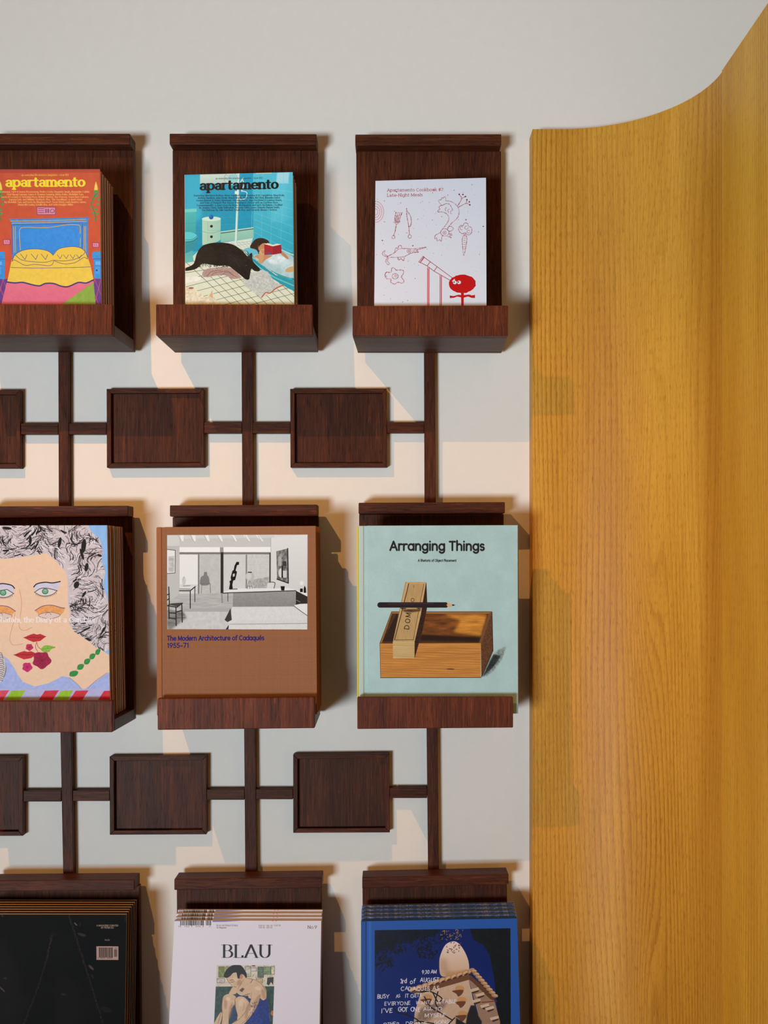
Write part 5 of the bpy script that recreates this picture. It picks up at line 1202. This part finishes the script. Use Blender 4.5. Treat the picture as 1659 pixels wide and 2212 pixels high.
def art_blau(sh):
    b = Board(sh.px, C10, (221, 207, 213), noise=.004, cell=90)
    K = (36, 32, 34)
    rg = np.random.default_rng(8)
    b.R(150, 548, 214, 566, (110, 112, 160)); 
    x = 216
    while x < 434:
        w = rg.choice([3, 4, 6, 9]); b.R(x, 540, x + w, 606, K); x += w + rg.choice([3, 4, 6])
    for x, w in ((462, 5), (472, 8), (484, 4), (494, 5), (502, 7)): b.R(x, 540, x + w, 606, K)
    for x in (216, 324, 432): b.R(x, 600, x + 4, 622, K)
    b.P([(524, 556), (640, 556), (800, 562), (640, 572), (524, 574)], (112, 108, 158), soft=3)
    for x in (1092, 1124): b.E(x, 562, 9, 4, (190, 60, 110), soft=2)
    b.text('9', 200, 208, 622, 9, K, wx=.7); b.text('772626', 254, 302, 622, 9, (110, 100, 100), wx=.7); b.text('904305', 362, 412, 622, 9, (110, 100, 100), wx=.7); b.text('09', 490, 508, 622, 9, (110, 100, 100), wx=.7)
    b.text('BLAU INTERNATIONAL', 562, 766, 613, 9.5, (96, 86, 88), wx=1.0, wy=.6, serif=.5); b.text('Art Magazine', 562, 656, 633, 9.5, (96, 86, 88), wx=1.0, wy=.6, serif=.5)
    b.text('EUR 20', 960, 1016, 614, 8.5, (96, 86, 88), wx=1.0, wy=.6); b.text('UK£ 20'.replace('£', 'L'), 1032, 1090, 614, 8.5, (96, 86, 88), wx=1.0, wy=.6); b.text('CAD 30', 1106, 1166, 612, 8.5, (96, 86, 88), wx=1.0, wy=.6)
    b.text('CHF 30', 960, 1016, 632, 8.5, (96, 86, 88), wx=1.0, wy=.6); b.text('US$ 20'.replace('$', 'S'), 1032, 1088, 632, 8.5, (96, 86, 88), wx=1.0, wy=.6)
    b.text('No.9', 1420, 1504, 636, 21, K, wx=.8, wy=.25, serif=.6)
    b.text('BLAU', 626, 1072, 906, 87, (22, 20, 22), wx=1.2, wy=.2, serif=.85)
    keep = b.im.copy()
    b.P([(566, 974), (1118, 974), (1110, 1175), (1096, 1700), (535, 1700), (556, 1175)], (206, 190, 168), tex=.1, cell=14)
    for (x0, y0, x1, y1, c) in ((584, 990, 640, 1090, (120, 130, 70)), (650, 990, 690, 1070, (160, 150, 120)), (836, 985, 890, 1080, (190, 180, 160)), (954, 990, 1010, 1090, (96, 112, 90)), (1016, 990, 1076, 1060, (120, 140, 100)), (890, 1000, 945, 1030, (206, 200, 190)), (1080, 985, 1112, 1060, (200, 188, 160)), (700, 985, 740, 1000, (190, 180, 160)), (570, 1100, 640, 1140, (196, 180, 170)), (940, 1100, 1000, 1140, (190, 160, 120))):
        b.R(x0, y0, x1, y1, c, tex=.25, cell=7); b.S([(x0, y0), (x1, y0), (x1, y1), (x0, y1)], 3, (70, 62, 60), closed=True, smooth=False)
    for i in range(50):
        x, y = RNG.uniform(572, 1106), RNG.uniform(985, 1165); b.S([(x, y), (x + RNG.normal(0, 14), y + RNG.normal(0, 10))], 3, tuple(RNG.choice([(150, 90, 60), (80, 90, 60), (60, 60, 90), (220, 200, 170)])), a=.8)
    b.R(898, 976, 930, 986, (140, 40, 44)); b.P([(1046, 1090), (1104, 1084), (1100, 1160), (1080, 1130), (1060, 1164), (1040, 1150)], (60, 56, 60))
    b.P([(556, 1176), (1110, 1170), (1096, 1700), (535, 1700)], (44, 66, 58), tex=.35, cell=12)
    for i in range(60):
        x, y = RNG.uniform(550, 1100), RNG.uniform(1185, 1560); b.S([(x, y), (x + RNG.normal(0, 12), y + RNG.normal(0, 14))], 4, tuple(RNG.choice([(80, 110, 80), (30, 50, 60), (90, 120, 110), (60, 100, 60)])), a=.7)
    b.E(1094, 1420, 14, 24, (190, 100, 60)); 
    sk = (208, 170, 136); sh2 = (160, 112, 90); BL = (26, 46, 120)
    # trunk in blue vest
    b.P([(860, 1230), (880, 1150), (930, 1110), (1000, 1150), (1036, 1210), (1040, 1290), (1064, 1400), (1070, 1520), (1040, 1700), (900, 1700), (900, 1500), (880, 1330)], sk, smooth=True, tex=.05)
    b.P([(770, 1240), (840, 1270), (900, 1290), (960, 1290), (1040, 1260), (1064, 1400), (1074, 1520), (1050, 1700), (860, 1700), (840, 1400), (760, 1290)], BL, smooth=False, tex=.35, cell=8)
    b.P([(860, 1098), (910, 1106), (960, 1128), (1010, 1170), (1036, 1230), (1036, 1280), (1000, 1300), (950, 1240), (900, 1250), (880, 1180)], sk, smooth=True, tex=.05)
    b.S([(908, 1106), (880, 1160), (876, 1240)], 4, (30, 30, 60)); b.S([(1010, 1170), (1036, 1230), (1034, 1290)], 4, sh2)
    # neck, chest
    b.P([(720, 1190), (760, 1150), (830, 1080), (880, 1110), (890, 1200), (880, 1250), (820, 1262), (760, 1240)], sk, smooth=True, tex=.04); b.P([(780, 1210), (810, 1185), (830, 1196), (806, 1226)], (96, 66, 54), soft=3); b.S([(750, 1230), (800, 1262), (880, 1240)], 4, (30, 30, 60))
    # legs
    b.P([(630, 1270), (680, 1244), (740, 1262), (756, 1310), (700, 1400), (680, 1500), (690, 1700), (590, 1700), (620, 1480), (618, 1340)], sk, smooth=True, tex=.05); b.S([(630, 1280), (616, 1350), (622, 1460), (600, 1600)], 4, sh2); b.S([(756, 1300), (706, 1390), (684, 1480)], 4, sh2)
    b.P([(744, 1300), (780, 1266), (840, 1280), (880, 1330), (890, 1420), (850, 1500), (760, 1560), (764, 1440), (742, 1360)], sk, smooth=True, tex=.05); b.S([(744, 1310), (748, 1380), (768, 1450)], 4, sh2); b.S([(800, 1300), (826, 1350), (816, 1400)], 3, sh2); b.P([(706, 1380), (744, 1360), (764, 1440), (758, 1560), (690, 1560)], (40, 60, 90), tex=.3)
    # arms
    b.P([(900, 1180), (950, 1180), (980, 1240), (960, 1330), (900, 1440), (820, 1520), (720, 1560), (700, 1530), (800, 1460), (860, 1380), (892, 1290)], sk, smooth=True, tex=.05); b.S([(980, 1250), (956, 1340), (900, 1436), (810, 1520)], 4, sh2); b.S([(896, 1230), (890, 1300), (856, 1386)], 3, sh2)
    b.P([(680, 1240), (700, 1200), (716, 1180), (756, 1200), (750, 1240), (700, 1250)], sk, smooth=True); b.P([(540, 1530), (600, 1420), (620, 1440), (590, 1560), (560, 1580)], sk, smooth=True)
    # head
    b.P([(664, 1100), (700, 1060), (760, 1060), (800, 1060), (832, 1060), (820, 1120), (790, 1160), (760, 1196), (736, 1180), (716, 1176), (706, 1160), (694, 1140), (678, 1136)], sk, smooth=True, tex=.04)
    b.P([(632, 1080), (650, 1030), (690, 990), (730, 974), (790, 976), (824, 1010), (850, 1060), (846, 1096), (820, 1064), (794, 1062), (784, 1098), (764, 1094), (752, 1046), (720, 1050), (690, 1080), (660, 1094)], (30, 24, 24), smooth=True, tex=.3, cell=6)
    b.E(800, 1082, 16, 24, (196, 140, 110), rot=.2); b.S([(802, 1066), (794, 1084), (804, 1100)], 3, (120, 70, 56)); b.S([(690, 1118), (712, 1112), (734, 1120)], 4, (50, 34, 32)); b.S([(700, 1134), (724, 1132), (740, 1126)], 3, (60, 40, 36)); b.S([(684, 1136), (706, 1160), (716, 1166)], 3, sh2); b.S([(730, 1172), (744, 1180), (756, 1176)], 4, (150, 76, 70)); b.S([(820, 1110), (790, 1160), (766, 1194)], 4, sh2)
    dk = (96, 62, 52)
    for p in ([(860, 1098), (930, 1112), (990, 1150), (1030, 1210)], [(716, 1178), (700, 1204), (680, 1240)], [(756, 1264), (740, 1300), (746, 1360)], [(620, 1300), (612, 1400), (580, 1520)], [(840, 1280), (878, 1330), (886, 1420), (850, 1500)], [(664, 1100), (676, 1130), (694, 1142)], [(632, 1080), (700, 1060)], [(700, 1530), (780, 1480), (850, 1400)]): b.S(p, 3.5, dk, a=.8)
    for (x, y, rx, ry, r) in ((700, 1400, 16, 80, .2), (860, 1400, 20, 80, .2), (940, 1330, 22, 90, .4), (1010, 1240, 18, 50, -.2), (780, 1140, 22, 30, .3), (650, 1330, 14, 60, 0)): b.E(x, y, rx, ry, (160, 112, 88), rot=r, soft=7, a=.55)
    for (x, y, rx, ry, r) in ((670, 1290, 26, 18, 0), (800, 1320, 24, 40, .3), (960, 1190, 30, 20, .4), (740, 1110, 18, 20, 0), (890, 1400, 12, 50, .5)): b.E(x, y, rx, ry, (232, 200, 168), rot=r, soft=7, a=.6)
    for i in range(110):
        x, y = RNG.uniform(880, 1060), RNG.uniform(1300, 1560); b.S([(x, y), (x + RNG.normal(0, 10), y + RNG.uniform(6, 24))], 3.5, tuple(RNG.choice([(14, 26, 84), (44, 76, 160), (20, 34, 110)])), a=.7)
    m = np.zeros((b.h, b.w), np.float32); r = b.mask_poly(b.T([(566, 974), (1118, 974), (1090, 1790), (530, 1790)])); m[r[0]:r[1], r[2]:r[3]] = r[4]
    b.im = keep * (1 - m[..., None]) + b.im * m[..., None]
    return b

def art_blue(sh):
    b = Board(sh.px, C11, (36, 84, 162), noise=.01, cell=60)
    b.P([(210, 470), (232, 470), (236, 1500), (214, 1500)], (60, 116, 196), a=.5, soft=5)
    keep = b.im.copy()
    Q = [(262, 562), (1368, 546), (1386, 1900), (262, 1900)]
    b.P(Q, (4, 26, 92), tex=.05, cell=60, col2=(6, 40, 118))
    # trees: dark crown at the top, pine at the right
    def twigs(cx, cy, r, n, col=(6, 10, 18)):
        for i in range(n):
            a = RNG.uniform(0, 2 * math.pi); q = r * math.sqrt(RNG.random()); x, y = cx + q * math.cos(a) * 1.4, cy + q * math.sin(a); t = RNG.uniform(0, 6)
            b.E(x, y, RNG.uniform(6, 17), RNG.uniform(2, 5), col, rot=t, a=.9)
    b.P([(262, 555), (800, 548), (760, 600), (640, 620), (560, 660), (460, 640), (420, 720), (330, 700), (262, 760)], (6, 12, 26), a=.75, soft=10)
    for a in ((330, 640, 80, 130), (440, 700, 60, 80), (340, 830, 60, 80), (520, 600, 70, 90), (640, 640, 70, 100), (690, 740, 60, 80), (760, 600, 70, 60), (300, 740, 50, 60)): twigs(*a)
    b.P([(1040, 550), (1368, 546), (1386, 1900), (1300, 1900), (1270, 1230), (1240, 960), (1200, 760), (1150, 680), (1070, 640), (1050, 590)], (10, 16, 20), tex=.4, cell=20, smooth=False)
    # egg
    b.P([(790, 830), (800, 760), (840, 680), (900, 652), (950, 670), (1000, 740), (1030, 820), (1032, 900), (1000, 940), (850, 940), (800, 920)], (228, 206, 196), smooth=True, col2=(202, 164, 128))
    b.P([(790, 850), (805, 780), (850, 800), (880, 940), (830, 930)], (150, 112, 90), a=.35, soft=20); b.P([(850, 900), (1030, 880), (1010, 950), (840, 945)], (176, 130, 84), a=.6, soft=10)
    for i in range(26): b.E(RNG.uniform(850, 960), RNG.uniform(660, 750), RNG.uniform(4, 11), 3, (110, 74, 56), rot=RNG.uniform(0, 3))
    for i in range(36): b.E(RNG.uniform(800, 980), RNG.uniform(555, 640), RNG.uniform(4, 12), 3.4, (150, 112, 66), rot=RNG.uniform(0, 3), a=.9)
    # tower
    b.P([(640, 1060), (1030, 955), (1110, 1300), (1100, 1900), (540, 1900), (590, 1230)], (200, 168, 140), col2=(180, 148, 122), tex=.03)
    b.P([(1030, 955), (1240, 1120), (1290, 1300), (1310, 1900), (1090, 1900), (1110, 1240)], (150, 118, 98), tex=.03)
    b.P([(560, 1060), (1020, 920), (1060, 935), (1040, 960), (600, 1085)], (110, 70, 44)); b.P([(1040, 920), (1250, 1100), (1240, 1130), (1210, 1120), (1040, 960)], (96, 60, 38))
    for i in range(11):
        t = i / 10.; x = lerp(575, 1050, t); y = lerp(1040, 890, t)
        b.E(x, y, 32, 20, (176, 130, 92), rot=-.5); b.E(x + 2, y - 2, 22, 11, (206, 166, 126), rot=-.5); b.E(x + 10, y + 12, 20, 8, (84, 50, 34), rot=-.5)
    for i in range(9):
        t = i / 8.; x = lerp(1070, 1245, t); y = lerp(890, 1090, t); b.E(x, y, 28, 15, (170, 124, 88), rot=.2); b.E(x + 6, y - 3, 18, 7, (204, 164, 124), rot=.2); b.S([(x - 20, y + 14), (x + 6, y + 30)], 6, (80, 48, 34))
    for x, y in ((944, 1046), (962, 1138), (970, 1250), (684, 1118)): b.E(x + 14, y - 12, 38, 26, (196, 142, 90)); b.P([(x - 46, y + 6), (x + 40, y - 2), (x + 34, y + 30), (x + 4, y + 52), (x - 14, y + 30)], (108, 62, 40), smooth=True)
    for x, y in ((1120, 1080), (1160, 1170), (1200, 1190), (1240, 1270), (1076, 1040), (1090, 1130)): b.P([(x - 34, y), (x + 36, y - 18), (x + 42, y + 4), (x - 24, y + 22)], (204, 176, 150)); b.P([(x - 20, y + 22), (x + 42, y + 4), (x + 36, y + 18), (x - 6, y + 34)], (70, 44, 34))
    b.S([(1140, 1145), (1260, 1134)], 7, (110, 50, 34))
    b.P([(640, 1200), (720, 1160), (800, 1150), (860, 1120), (840, 1180), (760, 1240), (700, 1300), (600, 1290)], (96, 74, 66), a=.6, soft=14, tex=.5, cell=8)
    b.P([(1010, 1320), (1020, 1250), (1050, 1170), (1080, 1170), (1110, 1250), (1140, 1300), (1130, 1900), (900, 1900), (930, 1270)], (34, 30, 34), soft=5)
    for p in ([(640, 1060), (720, 1058), (812, 1112), (780, 1140), (740, 1070)], [(670, 1100), (720, 1180), (800, 1230), (900, 1290)], [(780, 1060), (760, 1150), (800, 1210)], [(410, 1175), (450, 1230), (520, 1245), (600, 1280), (660, 1330)], [(490, 1130), (510, 1190), (530, 1240)], [(560, 1330), (620, 1300), (760, 1320)], [(920, 1270), (860, 1330)]): b.S(p, 9, (24, 18, 22))
    b.im[:] = b.im
    Wt = (226, 216, 220)
    for t, x0, x1, y, h in (('9.30 AM', 650, 768, 916, 20), ('3rd', 472, 520, 992, 24), ('of', 552, 592, 996, 24), ('AUGUST', 634, 790, 980, 23), ('CADAQUES, AS', 478, 790, 1052, 22), ('BUSY', 282, 382, 1116, 22), ('AS', 436, 470, 1108, 18), ('IT GETS', 512, 650, 1106, 20),
                            ('EVERYONE', 344, 552, 1170, 20), ('WANTS', 600, 736, 1162, 18), ('A TABLE', 770, 930, 1156, 20), ("I'VE", 318, 402, 1232, 24), ('GOT ONE', 452, 630, 1222, 24), ('ALL TO', 664, 812, 1214, 19), ('MYSELF', 676, 840, 1266, 20), ('OTHER', 330, 460, 1340, 20), ('DRINKS', 512, 690, 1336, 20), ('GOING', 750, 870, 1322, 20)):
        b.text(t, x0, x1, y, h, Wt, wx=1.15, jit=.5, slant=.06, yb1=y - 4)
    m = np.zeros((b.h, b.w), np.float32); r = b.mask_poly(b.T(Q)); m[r[0]:r[1], r[2]:r[3]] = r[4]
    b.im = keep * (1 - m[..., None]) + b.im * m[..., None]
    return b
# ------------------------------------------------------------------ place the reading matter
GROUP = {}
def P(*a, **k): return plain(*a, **k)
WHITE_C = P('white_cover_card', (214, 204, 204), .45)
ORANGE_C = P('orange_cover_card', (176, 76, 50), .5)
BLACK_C = P('black_cover_card', (16, 14, 13), .5, .12)
TEAL_C = P('pale_cover_card', (186, 170, 150), .45)
RED_C = P('red_cover_card', (150, 34, 36), .5)
GREEN_C = P('green_cover_card', (84, 96, 48), .5)
BROWN_C = P('kraft_cover_card', (150, 112, 76), .6)
CLOTH = P('brown_book_cloth', (160, 104, 72), .8, .15, .05, 900, .3)
OLIVE = P('olive_book_board', (150, 124, 60), .7, .15, .05)
MINT = P('pale_green_book_cloth', (184, 208, 208), .75, .15, .03, 600, .2)
YELLOW = P('yellow_spine_cloth', (226, 204, 20), .6)
BLUE = P('blue_book_cloth', (40, 88, 170), .6, .25, .03, 900, .1)

s = Sheet('11', (-20, 366), (215.6, 365.3), 656, -17, 218.5, .118, .123, .0128)
m = magazine(s, 'orange magazine with a yellow bed and blue headboard on its cover, foremost of its stack', 'magazine', 'orange bed magazines', print_mat('print_bed', art_bed(s), tint=(.74, .98, 1.45)), ORANGE_C, ORANGE_C, PAGES)
restack(m, s, 6, 'orange magazine', 'in the stack on the upper left shelf', 'magazine', 'orange bed magazines', tints=[ORANGE_C, RED_C, BROWN_C])
s = Sheet('12', (398.6, 377.6), (632.4, 371.8), 656, 400.2, 635.5, .117, .122, .0150)
m = magazine(s, 'magazine with a black dog in a turquoise bathroom on its cover, foremost of its stack', 'magazine', 'bathroom magazines', print_mat('print_bath', art_bath(s), tint=(.88, 1.0, 1.1)), WHITE_C, WHITE_C, PAGES)
restack(m, s, 4, 'bathroom magazine', 'in the stack on the top middle shelf', 'magazine', 'bathroom magazines', tints=[WHITE_C, BROWN_C])
s = Sheet('13', (811, 390.8), (1049.8, 384), 656, 808.3, 1050.9, .098, .124, .017)
m = magazine(s, 'white paperback cookbook with red dotted food drawings and a red round figure at a telescope', 'book', None, print_mat('print_cook', art_cook(s), tint=(.86, 1.03, 1.17), rough=.3, spec=.5), WHITE_C, WHITE_C, PAGES, 'cookbook')
s = Sheet('21', (-90, 1135.5), (231.1, 1134.7), 1513, -86, 237.5, .127, .129, .0118)
m = magazine(s, 'large magazine with a painted four-eyed face and curly grey hair, foremost of its stack', 'magazine', 'painted face magazines', print_mat('print_face', art_face(s), tint=(.84, .96, 1.18), rough=.6, spec=.15), BROWN_C, BROWN_C, PAGES)
restack(m, s, 8, 'large magazine', 'in the painted-face stack at left', 'magazine', 'painted face magazines', jit=.0012, tints=[BROWN_C, RED_C, BROWN_C, GREEN_C, BROWN_C])
s = Sheet('22', (337.4, 1138.6), (682, 1136), 1500, 338.6, 684.8, .127, .129, .0225)
m = hardback(s, 'brown cloth hardback with a black and white photograph of a room, foremost of its stack', 'book', 'brown cloth books', print_mat('print_cloth', art_cloth(s), tint=(.86, 1.02, 1.12), rough=.75, spec=.12, cloth=True), CLOTH, CLOTH, PAGES)
restack(m, s, 4, 'brown cloth hardback', 'in the stack on the centre shelf', 'book', 'brown cloth books')
s = Sheet('23', (774.2, 1135.6), (1118.5, 1134.3), 1500, 774.6, 1119.4, .127, .129, .032)
m = hardback(s, 'pale green hardback with a drawing of a wooden box and a black pencil', 'book', None, print_mat('print_mint', art_mint(s), tint=(.94, 1.12, 1.26), rough=.7, spec=.15, cloth=True), MINT, MINT, PAGES, hinge=.0085)
link('spine_cloth', s.block(-.0024, -.0001, .002, s.Hh - .001, .0006, s.t - .003, .0006), YELLOW, m)
s = Sheet('31', (-52, 1975.5), (273.4, 1975.9), 2205, -57, 269.8, .100, .134, .0090)
m = magazine(s, 'black magazine with a white barcode label on its cover, foremost of its stack', 'magazine', 'black magazines', print_mat('print_black', art_black(s), rough=.5, gain=.62, spec=.05, tint=(1.0, .82, .76)), BLACK_C, BLACK_C, PAGES_TAN)
restack(m, s, 7, 'black magazine', 'in the lower left stack', 'magazine', 'black magazines', rise=.0004)
s = Sheet('32', (376.6, 1988.3), (693.9, 1989), 2205, 365.4, 690.5, .082, .134, .0076)
m = magazine(s, 'white magazine showing a painted person in a blue vest, foremost of its stack', 'magazine', 'white magazines', print_mat('print_white', art_blau(s), tint=(.9, 1.08, 1.22), rough=.4), WHITE_C, WHITE_C, PAGES_PINK)
restack(m, s, 4, 'white magazine', 'in the stack on the bottom middle shelf', 'magazine', 'white magazines', rise=.0026)
s = Sheet('33', (779.8, 1990), (1117.5, 1983.9), 2205, 779.9, 1123.6, .100, .132, .0105)
m = hardback(s, 'blue hardback with a giant egg on a white tower, foremost of its stack', 'book', 'blue books', print_mat('print_blue', art_blue(s), tint=(.9, 1.0, 1.1), rough=.4), BLUE, BLUE, PAGES_BLUE, inset=.0003)
# the copies behind it are still shrink-wrapped
WRAP, nt, bs = newmat('clear_shrink_wrap')
bs.inputs['Base Color'].default_value = (.85, .87, .95, 1); bs.inputs['Roughness'].default_value = .22; bs.inputs['Specular IOR Level'].default_value = .9
tr = N(nt, 'ShaderNodeBsdfTransparent'); mx = N(nt, 'ShaderNodeMixShader')
tc = N(nt, 'ShaderNodeTexCoord'); nz_ = N(nt, 'ShaderNodeTexNoise', Scale=120.0, Detail=5.0, Roughness=.7, Distortion=1.5); nt.links.new(tc.outputs['Object'], nz_.inputs[0])
rp = ramp(nt, [(.52, (.05, .05, .05)), (.60, (.30, .30, .30)), (.64, (.08, .08, .08))]); nt.links.new(nz_.outputs[0], rp.inputs[0])
bp = N(nt, 'ShaderNodeBump', Strength=.8, Distance=.002); nt.links.new(nz_.outputs[0], bp.inputs['Height']); nt.links.new(bp.outputs[0], bs.inputs['Normal'])
nt.links.new(rp.outputs[0], mx.inputs[0]); nt.links.new(tr.outputs[0], mx.inputs[1]); nt.links.new(bs.outputs[0], mx.inputs[2]); nt.links.new(mx.outputs[0], nt.nodes['Material Output'].inputs[0])
restack(m, s, 5, 'shrink-wrapped blue hardback', 'in the stack beside the ash partition', 'book', 'blue books', rise=.0019)
for o in [o for o in bpy.data.objects if o.parent is None and o.name.startswith('book') and 'shrink-wrapped' in str(o.get('label', ''))]:
    w = link('plastic_wrap', s.block(-.0008, s.W + .0008, -.0008, s.Hh * .98, -.0002, s.t * .99, .0005), WRAP, o)
